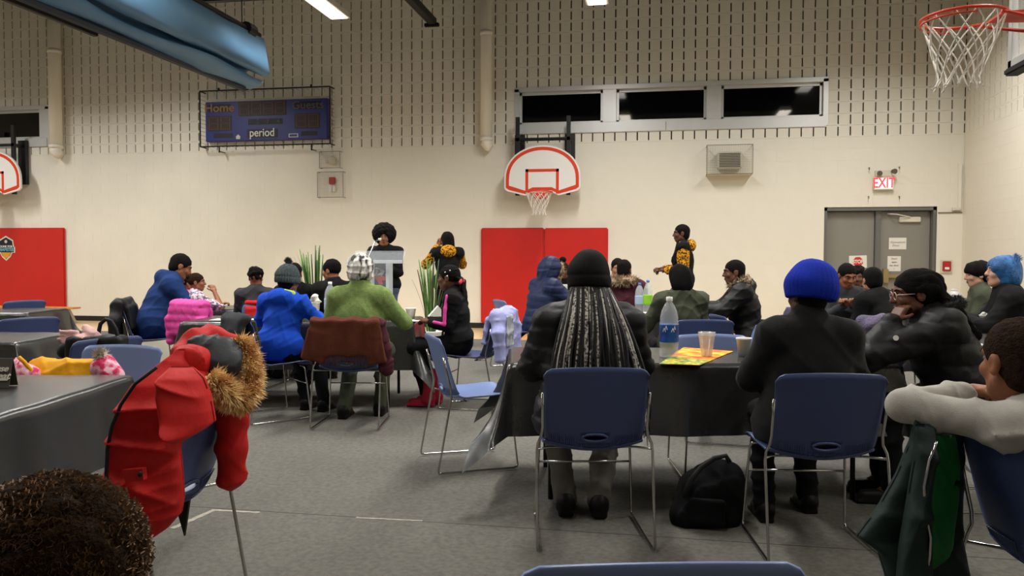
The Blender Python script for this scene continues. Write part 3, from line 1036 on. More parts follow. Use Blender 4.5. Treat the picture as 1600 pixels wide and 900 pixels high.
class Soft:
    """smooth union of tapered capsules, ellipsoids and rounded boxes, meshed by surface nets"""

    def __init__(self, k=.03):
        self.p = []
        self.k = k

    def c(self, a, b, ra, rb=None, flat=None, k=None, neg=False):
        self.p.append(('c', _n3(a), _n3(b), ra, rb if rb is not None else ra, flat, k, neg)); return self

    def e(self, c, r, R=None, k=None, neg=False):
        self.p.append(('e', _n3(c), _n3(r), 0, 0, R, k, neg)); return self

    def b(self, c, h, r=.02, R=None, k=None, neg=False):
        self.p.append(('b', _n3(c), _n3(h), r, 0, R, k, neg)); return self

    def path(self, pts, ra, rb=None, k=None, flat=None):
        rb = ra if rb is None else rb
        n = len(pts) - 1
        for i in range(n):
            self.c(pts[i], pts[i + 1], ra + (rb - ra) * i / n, ra + (rb - ra) * (i + 1) / n, k=k, flat=flat)
        return self

    def _ext(self, q):
        t, a, b, ra, rb = q[:5]
        if t == 'c':
            m = max(ra, rb)
            f = 1.0 if q[5] is None else max(1.0, q[5][1])
            return np.minimum(a, b) - m * f, np.maximum(a, b) + m * f
        m = float(b.max()) if t == 'e' else float(np.linalg.norm(b)) + ra
        return a - m, a + m

    def mesh(self, vox, noise=None, namp=.03):
        los, his = zip(*[self._ext(q) for q in self.p if not q[7]])
        pad = 3 * vox + namp
        lo, hi = np.min(los, 0) - pad, np.max(his, 0) + pad
        n = np.ceil((hi - lo) / vox).astype(int) + 1
        D = np.full(n, 1.0, np.float32)
        ax = [lo[i] + vox * np.arange(n[i], dtype=np.float32) for i in range(3)]
        for q in self.p:
            t, a, b, ra, rb, X_, kk, neg = q
            k = self.k if kk is None else kk
            l, h = self._ext(q)
            m = max(k, .01) + 2 * vox + namp
            i0 = np.clip(np.floor((l - m - lo) / vox).astype(int), 0, n - 1)
            i1 = np.clip(np.ceil((h + m - lo) / vox).astype(int) + 1, 1, n)
            sl = tuple(slice(i0[i], i1[i]) for i in range(3))
            if any(i1 <= i0): continue
            x = ax[0][sl[0]][:, None, None]; y = ax[1][sl[1]][None, :, None]; z = ax[2][sl[2]][None, None, :]
            if t == 'c':
                qx, qy, qz = x - a[0], y - a[1], z - a[2]
                d = b - a
                if X_ is not None:
                    nv, f = _n3(X_[0]), X_[1]
                    dt = (qx * nv[0] + qy * nv[1] + qz * nv[2]) * (1 / f - 1)
                    qx, qy, qz = qx + dt * nv[0], qy + dt * nv[1], qz + dt * nv[2]
                    d = d + nv * (d.dot(nv) * (1 / f - 1))
                dd = max(float(d.dot(d)), 1e-9)
                tt = np.clip((qx * d[0] + qy * d[1] + qz * d[2]) / dd, 0, 1)
                dist = np.sqrt((qx - tt * d[0]) ** 2 + (qy - tt * d[1]) ** 2 + (qz - tt * d[2]) ** 2) - (ra + tt * (rb - ra))
                if X_ is not None and X_[1] < 1: dist = dist * (X_[1] * .5 + .5)
            else:
                qx, qy, qz = x - a[0], y - a[1], z - a[2]
                if X_ is not None:
                    R = np.asarray(X_, dtype=np.float32)
                    qx, qy, qz = (R[0][0] * qx + R[1][0] * qy + R[2][0] * qz, R[0][1] * qx + R[1][1] * qy + R[2][1] * qz,
                                  R[0][2] * qx + R[1][2] * qy + R[2][2] * qz)
                if t == 'e':
                    k0 = np.sqrt((qx / b[0]) ** 2 + (qy / b[1]) ** 2 + (qz / b[2]) ** 2)
                    k1 = np.sqrt((qx / b[0] ** 2) ** 2 + (qy / b[1] ** 2) ** 2 + (qz / b[2] ** 2) ** 2) + 1e-6
                    dist = k0 * (k0 - 1) / k1
                else:
                    ux, uy, uz = np.abs(qx) - b[0], np.abs(qy) - b[1], np.abs(qz) - b[2]
                    dist = np.sqrt(np.maximum(ux, 0) ** 2 + np.maximum(uy, 0) ** 2 + np.maximum(uz, 0) ** 2) + np.minimum(np.maximum(np.maximum(ux, uy), uz), 0) - ra
            S = D[sl]
            if neg:
                dist = -dist
                hh = np.maximum(k - np.abs(S - dist), 0) / max(k, 1e-6)
                D[sl] = np.maximum(S, dist) + hh * hh * k * .25
            else:
                hh = np.maximum(k - np.abs(S - dist), 0) / max(k, 1e-6)
                D[sl] = np.minimum(S, dist) - hh * hh * k * .25
        if noise is not None:
            I = np.argwhere(np.abs(D) < namp + 2 * vox)
            P = lo + I * vox
            D[I[:, 0], I[:, 1], I[:, 2]] -= noise(P[:, 0], P[:, 1], P[:, 2]).astype(np.float32)
        return surface_nets(D, lo, vox)


OFF = np.array([(i, j, k) for i in (0, 1) for j in (0, 1) for k in (0, 1)])


def surface_nets(D, lo, vox):
    s = D < 0
    cnt = np.zeros(np.array(D.shape) - 1, np.int8)
    nx, ny, nz = D.shape
    for o in OFF:
        cnt += s[o[0]:nx - 1 + o[0], o[1]:ny - 1 + o[1], o[2]:nz - 1 + o[2]]
    I = np.argwhere((cnt > 0) & (cnt < 8))
    C = np.stack([D[I[:, 0] + o[0], I[:, 1] + o[1], I[:, 2] + o[2]] for o in OFF], 1)
    acc = np.zeros((len(I), 3)); num = np.zeros(len(I))
    for a in range(8):
        for b in range(a + 1, 8):
            if np.abs(OFF[a] - OFF[b]).sum() != 1: continue
            m = (C[:, a] < 0) != (C[:, b] < 0)
            den = C[:, a] - C[:, b]
            t = np.where(m, C[:, a] / np.where(den == 0, 1, den), 0)
            acc += m[:, None] * (OFF[a] + t[:, None] * (OFF[b] - OFF[a])); num += m
    V = lo + vox * (I + acc / num[:, None])
    ID = np.full(cnt.shape, -1, np.int64)
    ID[I[:, 0], I[:, 1], I[:, 2]] = np.arange(len(I))
    Fs = []
    for axis in range(3):
        u, w = (axis + 1) % 3, (axis + 2) % 3
        sl0 = [slice(None)] * 3; sl1 = [slice(None)] * 3
        sl0[axis] = slice(0, D.shape[axis] - 1); sl1[axis] = slice(1, D.shape[axis])
        e = s[tuple(sl0)] != s[tuple(sl1)]
        E = np.argwhere(e)
        E = E[(E[:, u] > 0) & (E[:, w] > 0) & (E[:, u] < D.shape[u] - 1) & (E[:, w] < D.shape[w] - 1)]
        if not len(E): continue
        def g(du, dw):
            J = E.copy(); J[:, u] -= du; J[:, w] -= dw
            return ID[J[:, 0], J[:, 1], J[:, 2]]
        q = np.stack([g(1, 1), g(0, 1), g(0, 0), g(1, 0)], 1)
        inside = s[E[:, 0], E[:, 1], E[:, 2]]
        q[~inside] = q[~inside][:, ::-1]
        Fs.append(q[(q >= 0).all(1)])
    return V, np.concatenate(Fs)


def np_mesh(name, V, Fq, m):
    me = bpy.data.meshes.new(name)
    me.vertices.add(len(V)); me.vertices.foreach_set('co', np.asarray(V, np.float32).ravel())
    me.loops.add(Fq.size); me.loops.foreach_set('vertex_index', Fq.astype(np.int32).ravel())
    me.polygons.add(len(Fq)); me.polygons.foreach_set('loop_start', np.arange(0, Fq.size, 4, dtype=np.int32))
    me.polygons.foreach_set('use_smooth', np.ones(len(Fq), bool))
    me.materials.append(m)
    me.update(calc_edges=True)
    me.validate()
    return me


def soft_obj(name, soft, vox, m, parent, noise=None, namp=.03):
    V, Fq = soft.mesh(vox, noise, namp)
    return link(name, np_mesh(name, V, Fq, m), parent)


def waves(seed, amp, freq, n=7, stretch=(1, 1, 1)):
    r = np.random.RandomState(seed)
    K = r.normal(size=(n, 3)); K /= np.linalg.norm(K, axis=1)[:, None]
    K = K * freq * r.uniform(.6, 1.6, (n, 1)) * np.array(stretch)
    ph = r.uniform(0, 6.28, n)
    def f(x, y, z):
        o = 0
        for i in range(n):
            w = np.sin(K[i, 0] * x + K[i, 1] * y + K[i, 2] * z + ph[i])
            o = o + w
        return amp * o / math.sqrt(n)
    return f


def folds(seed, amp=.007, freq=26):
    """cloth wrinkles: thin ridges between soft valleys"""
    r = np.random.RandomState(seed)
    K = r.normal(size=(3, 3)) * np.array([1, 1, 1.3]); K = K / np.linalg.norm(K, axis=1)[:, None] * freq * r.uniform(.8, 1.25, (3, 1))
    ph = r.uniform(0, 6.28, 3)
    w = waves(seed + 1, 1.0, freq * .38, 5)
    m = waves(seed + 5, 1.0, freq * .3, 5)
    b = waves(seed + 7, .16, freq * .42, 5)
    def f(x, y, z):
        q = w(x, y, z); g = m(x, y, z)
        o = 0
        for i in range(3):
            s = 1 - np.abs(np.sin(K[i, 0] * x + K[i, 1] * y + K[i, 2] * z + ph[i] + 1.1 * q))
            o = o + s ** 3 * np.clip(.5 + .6 * (g if i % 2 else -g), 0, 1.2)
        return amp * (1.7 * o - .55 + b(x, y, z))
    return f


def quilt(seed, amp=.010, pitch=.075, axis=2):
    """puffer channels"""
    a = folds(seed, .004, 34)
    b = waves(seed + 3, .015, 5, 5)
    def f(x, y, z):
        q = (x, y, z)[axis] + b(x, y, z)
        return amp * (np.abs(np.sin(math.pi * q / pitch)) ** .6 - .6) + a(x, y, z)
    return f


def panel(name, rows, m, parent, I, thick=.03, fold=.012, bulge=.03, seed=1, nu=44, nv=60, depth=None):
    """hanging cloth: rows of (py, px left, px right, d left, d right) from top to bottom give its outline, a puffed sheet fills it"""
    rows = sorted(rows)
    ys = [q[0] for q in rows]
    fz = folds(seed, 1.0, 22)
    r = np.random.RandomState(seed)
    def at(u, v, side):
        py = ys[0] + (ys[-1] - ys[0]) * v
        L = [np.interp(py, ys, [q[k] for q in rows]) for k in (1, 2, 3, 4)]
        uu = .5 - .5 * math.cos(math.pi * u)
        px, d = L[0] + (L[1] - L[0]) * uu, L[2] + (L[3] - L[2]) * uu
        edge = (max(0, 4 * u * (1 - u))) ** .5 * (max(0, min(1, 8 * v, 8 * (1 - v)))) ** .5
        p = I @ hit(px, py, d=d)
        n = (I.to_3x3() @ FWD)
        o = fold * float(fz(p.x, p.y, p.z)) * (.3 + .7 * edge)
        return p + n * ((thick * .5 * edge + bulge * edge * edge * .0) if side else -(thick * .5 * edge + bulge * edge ** 1.5) - o)
    mb = MB()
    F_ = [at(i / nu, j / nv, 0) for j in range(nv + 1) for i in range(nu + 1)]
    B_ = [at(i / nu, j / nv, 1) for j in range(nv + 1) for i in range(nu + 1)]
    N = len(F_)
    W = nu + 1
    fs = []
    for j in range(nv):
        for i in range(nu):
            q = (j * W + i, j * W + i + 1, (j + 1) * W + i + 1, (j + 1) * W + i)
            fs.append(q[::-1]); fs.append(tuple(N + k for k in q))
    ring = [i for i in range(W)] + [j * W + nu for j in range(1, nv + 1)] + [nv * W + i for i in range(nu - 1, -1, -1)] + [j * W for j in range(nv - 1, 0, -1)]
    for k in range(len(ring)):
        a, b = ring[k], ring[(k + 1) % len(ring)]
        fs.append((a, b, N + b, N + a))
    mb.add(F_ + B_, fs)
    return mb.build(name, m, parent, smooth=True)


# ------------------------------------------------------------------ chairs
BACKP = [(-.285, .815), (-.272, .76), (-.252, .68), (-.232, .60), (-.214, .535), (-.205, .50), (-.193, .475)]
SEATP = [(-.193, .475), (-.165, .452), (-.12, .441), (-.04, .438), (.06, .442), (.15, .450), (.20, .446), (.228, .43), (.232, .415)]


def along(prof, v):
    q = v * (len(prof) - 1)
    i = min(int(q), len(prof) - 2)
    t = q - i
    return tuple(prof[i][k] * (1 - t) + prof[i + 1][k] * t for k in range(2))


def back_pt(x, v):
    """x in -1..1, v 0 top .. 1 bottom"""
    y, z = along(BACKP, v)
    w = .232 - .010 * v
    c = .020 + .022 * v
    z -= .012 * x * x * (1 - v) + .030 * max(0, (abs(x) - .86) / .14) ** 2 * max(0, 1 - v * 7)
    z -= .03 * v ** 4 * (1 - x * x)
    return Vector((x * w, y + c * x * x, z))


def seat_pt(x, v):
    y, z = along(SEATP, v)
    w = .222 + .010 * min(1, v * 2) - .03 * max(0, (v - .8) / .2) ** 2
    return Vector((x * w, y + .042 * x * x * max(0, 1 - v * 2.2), z + .022 * x * x * min(1, v * 3) - .03 * max(0, 1 - v * 1.6) * (1 - x * x)))


def ex(i, n):
    t = -1 + 2 * i / n
    return math.copysign(1 - (1 - abs(t)) ** 1.35, t)


def solid(bm, t):
    bmesh.ops.recalc_face_normals(bm, faces=bm.faces[:])
    r = bmesh.ops.solidify(bm, geom=bm.faces[:], thickness=t)
    bmesh.ops.recalc_face_normals(bm, faces=bm.faces[:])
    for f in bm.faces: f.smooth = True


def chair_meshes():
    NX, NV = 16, 14
    bm = bmesh.new()
    g = {}
    c0, c1, r0, r1 = 6, 10, 10, 13           # cells replaced by the hand slot patch
    for j in range(NV + 1):
        for i in range(NX + 1):
            if c0 < i < c1 and r0 < j < r1: continue
            g[i, j] = bm.verts.new(back_pt(ex(i, NX), j / NV))
    for j in range(NV):
        for i in range(NX):
            if c0 <= i < c1 and r0 <= j < r1: continue
            bm.faces.new((g[i, j], g[i + 1, j], g[i + 1, j + 1], g[i, j + 1]))
    loop = [(i, r0) for i in range(c0, c1)] + [(c1, j) for j in range(r0, r1)] + [(i, r1) for i in range(c1, c0, -1)] + [(c0, j) for j in range(r1, r0, -1)]
    cu, cv = (c0 + c1) / 2, (r0 + r1) / 2
    SL = []
    for (i, j) in loop:
        a = math.atan2((j - cv) / 1.5, (i - cu) / 2.0)
        SL.append((ex(cu + 1.6 * math.cos(a), NX), (cv + .95 * math.sin(a)) / NV))
    inner = [bm.verts.new(back_pt(*s)) for s in SL]
    n = len(loop)
    for q in range(n):
        bm.faces.new((g[loop[q]], g[loop[(q + 1) % n]], inner[(q + 1) % n], inner[q]))
    solid(bm, .007)
    back = bpy.data.meshes.new('backrest'); bm.to_mesh(back); bm.free()
    rim = MB().tube([back_pt(*s) + Vector((0, -.003, 0)) for s in SL + SL[:1]], .0065, 6, False)
    ribs = MB()
    for k in range(46):
        x = -.92 + 1.84 * k / 45
        p = [back_pt(x, v) + Vector((0, -.006, 0)) for v in ((.80, .97) if abs(x) > .38 else (.945, .985))]
        ribs.tube(p, .0024, 4)
    bm = bmesh.new()
    g = {}
    for j in range(13):
        for i in range(NX + 1): g[i, j] = bm.verts.new(seat_pt(ex(i, NX), j / 12))
    for j in range(12):
        for i in range(NX): bm.faces.new((g[i, j], g[i + 1, j], g[i + 1, j + 1], g[i, j + 1]))
    solid(bm, .007)
    seat = bpy.data.meshes.new('seat'); bm.to_mesh(seat); bm.free()
    return back, rim, ribs, seat


_cm = chair_meshes()


def chair_proto(matname):
    e = empty('stacking_chair')
    b = _cm[0].copy(); b.materials.append(M(matname)); s = _cm[3].copy(); s.materials.append(M(matname))
    bo = link('backrest', b, e)
    _cm[1].build('handle_rim', M(matname), bo, smooth=True)
    _cm[2].build('ribbing', M(matname), bo, kind='stuff')
    link('seat', s, e)
    for sgn in (-1, 1):
        p = [(sgn * .236, -.250, .70), (sgn * .234, -.232, .62), (sgn * .232, -.212, .54), (sgn * .238, -.204, .50), (sgn * .254, -.205, .465),
             (sgn * .258, -.212, .43), (sgn * .258, -.285, .03), (sgn * .256, -.28, .014), (sgn * .252, -.26, .0125), (sgn * .243, .19, .0125), (sgn * .242, .208, .016), (sgn * .241, .213, .03),
             (sgn * .222, .175, .40), (sgn * .215, .165, .42), (sgn * .18, .15, .428)]
        MB().tube(p, .0065, 8).build('side_frame', M('chrome'), e, smooth=True)
    MB().tube([(-.228, .188, .285), (.228, .188, .285)], .0055, 8).build('crossbar', M('chrome'), e, smooth=True)
    MB().tube([(-.255, -.205, .44), (-.2, -.1, .425), (.2, -.1, .425), (.255, -.205, .44)], .0055, 8).build('seat_rail', M('chrome'), e, smooth=True)
    return e


PROTO = {}
CHAIR_GROUP = 'blue stacking chairs around the tables'


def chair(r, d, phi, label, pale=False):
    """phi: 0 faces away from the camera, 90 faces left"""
    mn = 'chair_blue_lit' if pale else 'chair_blue'  # pale picks the copy that has brighter light in its colour
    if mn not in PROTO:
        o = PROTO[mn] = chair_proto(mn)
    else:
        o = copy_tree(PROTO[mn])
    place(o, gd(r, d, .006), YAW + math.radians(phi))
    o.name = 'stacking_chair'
    return tag(o, label, 'chair', CHAIR_GROUP)


# ------------------------------------------------------------------ tables with plastic cloths
def table(r, d, phi, L, Wd, label, clabel, drop=.30, seed=1, ztop=.735, legs=True, flare=.10):
    """centre (r,d); L along local x, Wd along local y"""
    e = empty('folding_table', gd(r, d, .006), YAW + math.radians(phi), label=label, cat='table', group='folding tables in the gym')
    MB().bbox((-L / 2, -Wd / 2, ztop - .045), (L / 2, Wd / 2, ztop - .012), .01).build('tabletop', M('table_top'), e)
    for sx in (-1, 1):
        xx = sx * (L / 2 - .22)
        for sy in (-1, 1):
            MB().tube([(xx, sy * (Wd / 2 - .07), ztop - .045), (xx, sy * (Wd / 2 - .05), .0)], .014, 8).build('leg', M('table_leg'), e, smooth=True)
        MB().tube([(xx, -Wd / 2 + .06, .30), (xx, Wd / 2 - .06, .30)], .010, 6).build('leg_brace', M('table_leg'), e)
        MB().tube([(xx, 0, .30), (xx - sx * .38, 0, ztop - .045)], .008, 6).build('strut', M('table_leg'), e)
    hx, hy = L / 2 + .004, Wd / 2 + .004
    rnd = np.random.RandomState(seed)
    ph = rnd.uniform(0, 6.28, 8)
    nu, nv = 70, 44
    us = np.linspace(-hx - drop, hx + drop, nu + 1); vs_ = np.linspace(-hy - drop, hy + drop, nv + 1)
    V = []
    def side(t, s, ph_):
        return math.sin(t * 7 + ph_) * .5 + math.sin(t * 15 + ph_ * 2.1) * .3 + math.sin(t * 29 + ph_ * 3) * .12
    for v in vs_:
        for u in us:
            ex, ey = max(0, abs(u) - hx), max(0, abs(v) - hy)
            sx, sy = (1 if u > 0 else -1), (1 if v > 0 else -1)
            x, y, z = min(max(u, -hx), hx), min(max(v, -hy), hy), ztop
            rr = math.hypot(ex, ey)
            if rr > 0:
                q = rr / drop
                nx_, ny_ = ex / rr * sx, ey / rr * sy
                fl = .02 + (.04 + flare * min(1, 2.2 * min(ex, ey) / max(ex, ey, 1e-6)) * (ex > 0 and ey > 0)) * q
                w = .035 * q * side(u if ey > 0 else v, 1, ph[int(sx + 1) // 2 + (2 if ey > 0 else 0)])
                f = min(1, rr / .02)
                x += nx_ * (fl * f * (.3 + q * .7) + w); y += ny_ * (fl * f * (.3 + q * .7) + w)
                z -= rr * .985 - min(rr, .012) * .4
            else:
                z += .0012 * math.sin(u * 23 + ph[4]) * math.sin(v * 19 + ph[5])
            V.append((x, y, z + .002))
    mb = MB()
    fs = [(j * (nu + 1) + i, j * (nu + 1) + i + 1, (j + 1) * (nu + 1) + i + 1, (j + 1) * (nu + 1) + i) for j in range(nv) for i in range(nu)]
    mb.add(V, fs)
    c = link('tablecloth', mb.mesh('tablecloth', M('cloth_black'), True))
    place(c, gd(r, d, .006), YAW + math.radians(phi))
    tag(c, clabel, 'tablecloth', 'black plastic tablecloths')
    return e

# ------------------------------------------------------------------ furniture layout (r to the right, d ahead, metres)
table(1.02, 4.58, 0, 2.06, .76, 'folding table carrying the big water bottle, in the middle front', 'black plastic cloth on the middle front table with the placemat', .38, 3, flare=.13)
table(-2.16, 2.80, 0, .76, 1.84, 'folding table at the left front edge beside the red parka', 'black plastic cloth on the left front table beside the red parka', .34, 5)
table(-3.90, 5.50, 0, 1.4, .72, 'folding table behind the one with the little sign, left edge', 'black plastic cloth on the left table behind the yellow coat', .30, 6)
table(-5.60, 8.35, 0, 1.5, .72, 'folding table farthest left, before the bench', 'black plastic cloth on the farthest left table by the red pad', .28, 7)
table(-1.86, 7.28, 0, 2.0, .76, 'folding table where the green sweater and blue hoodie sit', 'black plastic cloth on the table before the green sweater', .42, 8)
table(-2.70, 8.95, 0, 1.3, .76, 'folding table where the small girl eats', 'black plastic cloth on the table of the small girl eating', .45, 9)
table(1.33, 8.05, 0, 1.44, .76, 'folding table with the green labelled bottle in the middle distance', 'black plastic cloth under the green labelled bottle', .3, 10)
table(0.80, 9.85, 0, 1.1, .76, 'folding table before the hooded navy coat, by the red pads', 'black plastic cloth on the table by the red pads', .3, 11)
table(3.05, 7.0, 0, 1.5, .76, 'folding table where the boy in the grey t-shirt sits', 'black plastic cloth on the table of the grey t-shirt boy', .3, 12)
table(3.55, 5.65, 0, .9, .76, 'folding table with the white bowl at the right edge', 'black plastic cloth under the white bowl at the right', .3, 13)

chair(.365, 3.74, 1.5, 'dark blue chair under the person with the long braids')
chair(1.345, 3.58, -2, 'dark blue chair under the person in the bright blue beanie')
chair(-.24, 5.02, -72, 'empty lit-toned blue chair turned sideways in the aisle', True)
chair(-1.32, 2.78, 80, 'blue chair wearing the big red parka')
chair(1.63, 2.18, -76, 'blue chair with a dark green jacket at the lower right')
chair(.225, 1.50, 3, 'lit-toned blue chair rim just showing at the bottom edge', True)
chair(-1.93, 6.45, -52, 'chair under the child in the blue hoodie, hung with a grey jacket')
chair(-1.24, 6.22, -2, 'chair under the brown shawl')
chair(-.36, 6.98, 76, 'chair under the lavender jacket')
chair(-3.72, 8.30, -75, 'chair under the navy hoodie, hung with a black coat')
chair(-3.02, 8.15, -35, 'chair under the bright pink jacket')
chair(-2.62, 8.05, 172, 'chair under the flat red jacket')
chair(-2.14, 4.05, 172, 'lit-toned blue chair holding the yellow coat behind the left table', True)
chair(-2.62, 4.85, 62, 'navy chair with a black handbag and pink gloves')
chair(-4.02, 6.45, 55, 'empty navy chair before the wooden bench, nearer one')
chair(-5.60, 8.95, 60, 'empty navy chair before the wooden bench, farther one')
chair(.10, 9.35, -70, 'lit-toned blue chair behind the navy hooded coat', True)
chair(1.52, 6.55, 0, 'dark blue chair under the olive jacket')
chair(1.48, 5.72, 75, 'empty lit-toned blue chair beyond the tall water bottle, turned sideways', True)
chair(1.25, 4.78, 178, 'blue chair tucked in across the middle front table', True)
chair(2.50, 7.95, 82, 'chair under the black parka with tan fur')
chair(2.50, 4.22, 84, 'dark chair under the person with glasses')
chair(2.82, 6.30, 0, 'dark chair with a purple fleece on its back')
chair(2.02, 6.85, -85, 'dark chair left of the grey t-shirt boy')
chair(4.10, 6.3, 84, 'chair under the person with blue hair')

# ------------------------------------------------------------------ people
def skin(name, rgb): return mat(name, rgb, .5, var=.08, vscale=9, spec=.35)
skin('skin_deep', (84, 52, 38)); skin('skin_dark', (104, 66, 48)); skin('skin_brown', (146, 94, 66)); skin('skin_light', (206, 158, 134)); skin('skin_tan', (176, 126, 96))
mat('eye_white', (128, 114, 104), .5); mat('iris', (24, 14, 10), .2); mat('lips', (110, 60, 52), .5)
mat('hair_black', (17, 14, 13), .85, spec=.15, var=.3, vscale=60, bump=.8, bscale=150)
mat('hair_soft', (26, 20, 17), .9, spec=.1, var=.3, vscale=90, bump=1.0, bscale=220)
mat('hair_brown', (46, 32, 22), .9, spec=.1, var=.4, vscale=60, bump=1.0, bscale=160)
mat('hair_blue', (28, 92, 150), .5, var=.5, vscale=40, bump=.8, bscale=130)


def cloth(name, rgb, rough=.85, bump=.3, bscale=260, var=.1, vscale=18, **k):
    return mat(name, rgb, rough, var=var, vscale=vscale, bump=bump, bscale=bscale, wrinkle=k.pop('wrinkle', .7), spec=k.pop('spec', .22), **k)
cloth('w_black', (13, 13, 14), .85); cloth('w_coat_black', (15, 15, 16), .55, .15, 60, spec=.35); cloth('w_charcoal', (25, 24, 24), .95, sheen=.1)
cloth('w_navy_coat', (37, 46, 76), .5, .15, 60); cloth('w_navy', (26, 50, 98), .9); cloth('w_royal', (24, 76, 196), .85)
cloth('w_blue_hat', (20, 48, 176), .9, .6, 300); cloth('w_green', (124, 146, 84), .95, .6, 200, .18, 40); cloth('w_olive', (68, 72, 56), .8)
cloth('w_grey', (172, 168, 160), .95, .12, 220); cloth('w_jeans', (78, 86, 108), .9); cloth('w_dkgrey', (58, 58, 62), .9); cloth('w_trousers_grey', (96, 93, 88), .9)
cloth('w_trousers_black', (14, 14, 16), .9); cloth('w_maroon', (72, 32, 42), .8); cloth('w_pink', (214, 70, 152), .6, .2, 60); cloth('w_red', (192, 34, 32), .7)
cloth('w_lavender', (160, 164, 214), .65, .2, 60); cloth('w_parka', (196, 36, 34), .6, .15, 50, .06); cloth('w_brown', (92, 48, 34), .95, .5, 200)
cloth('w_yellow', (232, 164, 20), .7, .2, 50); cloth('w_silver', (168, 172, 178), .5, .2, 60); cloth('w_toque', (74, 82, 84), .95, .9, 160, .3, 60)
cloth('w_lime', (196, 222, 74), .8); cloth('w_red_trim', (190, 40, 40), .8); cloth('w_lining', (52, 54, 58), .5, .15, 50)
cloth('w_ankara', (228, 158, 28), .8, rgb2=(58, 34, 14), vscale=44); cloth('w_zig', (40, 30, 42), .9, rgb2=(214, 200, 190), vscale=16)
cloth('w_print', (236, 226, 232), .8, rgb2=(120, 90, 120), vscale=34); cloth('w_pinkfleece', (236, 190, 188), .95, .5, 200)
cloth('w_purple', (108, 100, 124), .95, .9, 120, .25, 60); cloth('w_bottle', (30, 44, 40), .6, .15, 60); cloth('w_green_lining', (30, 104, 50), .7, .2, 60)
cloth('shoe_black', (20, 19, 19), .5, .1, 60); cloth('shoe_pink', (176, 40, 66), .6); cloth('floral', (206, 40, 88), .6, rgb2=(244, 190, 208), vscale=26)
mat('wrap', (34, 32, 32), .7, rgb2=(226, 222, 214), vscale=9, stretch=(3.2, 2, .9))


def Rm(yaw=0, pitch=0, roll=0):
    return (Matrix.Rotation(math.radians(yaw), 3, 'Z') @ Matrix.Rotation(math.radians(-pitch), 3, 'X') @ Matrix.Rotation(math.radians(roll), 3, 'Y'))


def hand(S, wrist, f, n, curl=35, sgn=1, sc=1.0):
    f, n = Vector(f).normalized(), Vector(n)
    n = (n - f * n.dot(f)).normalized()
    s = f.cross(n) * sgn            # towards the thumb
    R = Matrix((s, f, n)).transposed()
    w = Vector(wrist)
    S.b(w + f * .048 * sc, (.030 * sc, .036 * sc, .006 * sc), .009 * sc, R, k=.012)
    for off, L in ((.029, .068), (.010, .078), (-.010, .073), (-.029, .056)):
        p = w + f * .088 * sc + s * off * sc
        a = math.radians(curl * .5)
        for q, seg in enumerate((.45, .32, .23)):
            d = f * math.cos(a) - n * math.sin(a)
            e = p + d * L * seg * sc
            S.c(p, e, (.0092 - .001 * q) * sc, (.0086 - .001 * q) * sc, k=.004)
            p = e; a += math.radians(curl)
    p = w + f * .022 * sc + s * .030 * sc
    m = p + (f * .62 + s * .62 - n * .35) * .042 * sc
    S.c(p, m, .0125 * sc, .0105 * sc, k=.01); S.c(m, m + (f * .85 + s * .2 - n * .35) * .032 * sc, .0105 * sc, .0085 * sc, k=.004)


def head_soft(T, hs=1.0, ears=True):
    """T maps head coordinates (face towards +y) to the body's"""
    S = Soft(.018)
    R3 = T.to_3x3()
    P = lambda *v: T @ (Vector(v) * hs)
    E = lambda c, r, neg=False, k=None: S.e(P(*c), [q * hs for q in r], R3, k, neg)
    E((0, -.014, .034), (.077, .096, .088))
    E((0, .026, -.030), (.060, .066, .082))
    E((0, .050, -.082), (.030, .030, .026), k=.03)                    # chin
    for s in (-1, 1):
        S.c(P(s * .052, .005, -.055), P(s * .02, .055, -.088), .022 * hs, .018 * hs, k=.025)     # jaw
        E((s * .040, .062, -.022), (.022, .022, .020), k=.02)         # cheek
        S.c(P(s * .012, .084, .030), P(s * .046, .068, .028), .010 * hs, .008 * hs, k=.012)      # brow
        E((s * .031, .094, .010), (.017, .014, .011), True, .012)     # eye socket
        if ears:
            E((s * .078, -.010, -.006), (.010, .021, .031), k=.008)
            E((s * .088, -.004, -.004), (.008, .011, .017), True, .006)
    S.c(P(0, .084, .022), P(0, .106, -.022), .0085 * hs, .0125 * hs, k=.012)                     # nose
    for s in (-1, 1): E((s * .012, .096, -.024), (.009, .010, .008), k=.006)
    E((0, .086, -.050), (.022, .012, .0062), k=.006); E((0, .084, -.063), (.020, .012, .0072), k=.006)   # lips
    return S


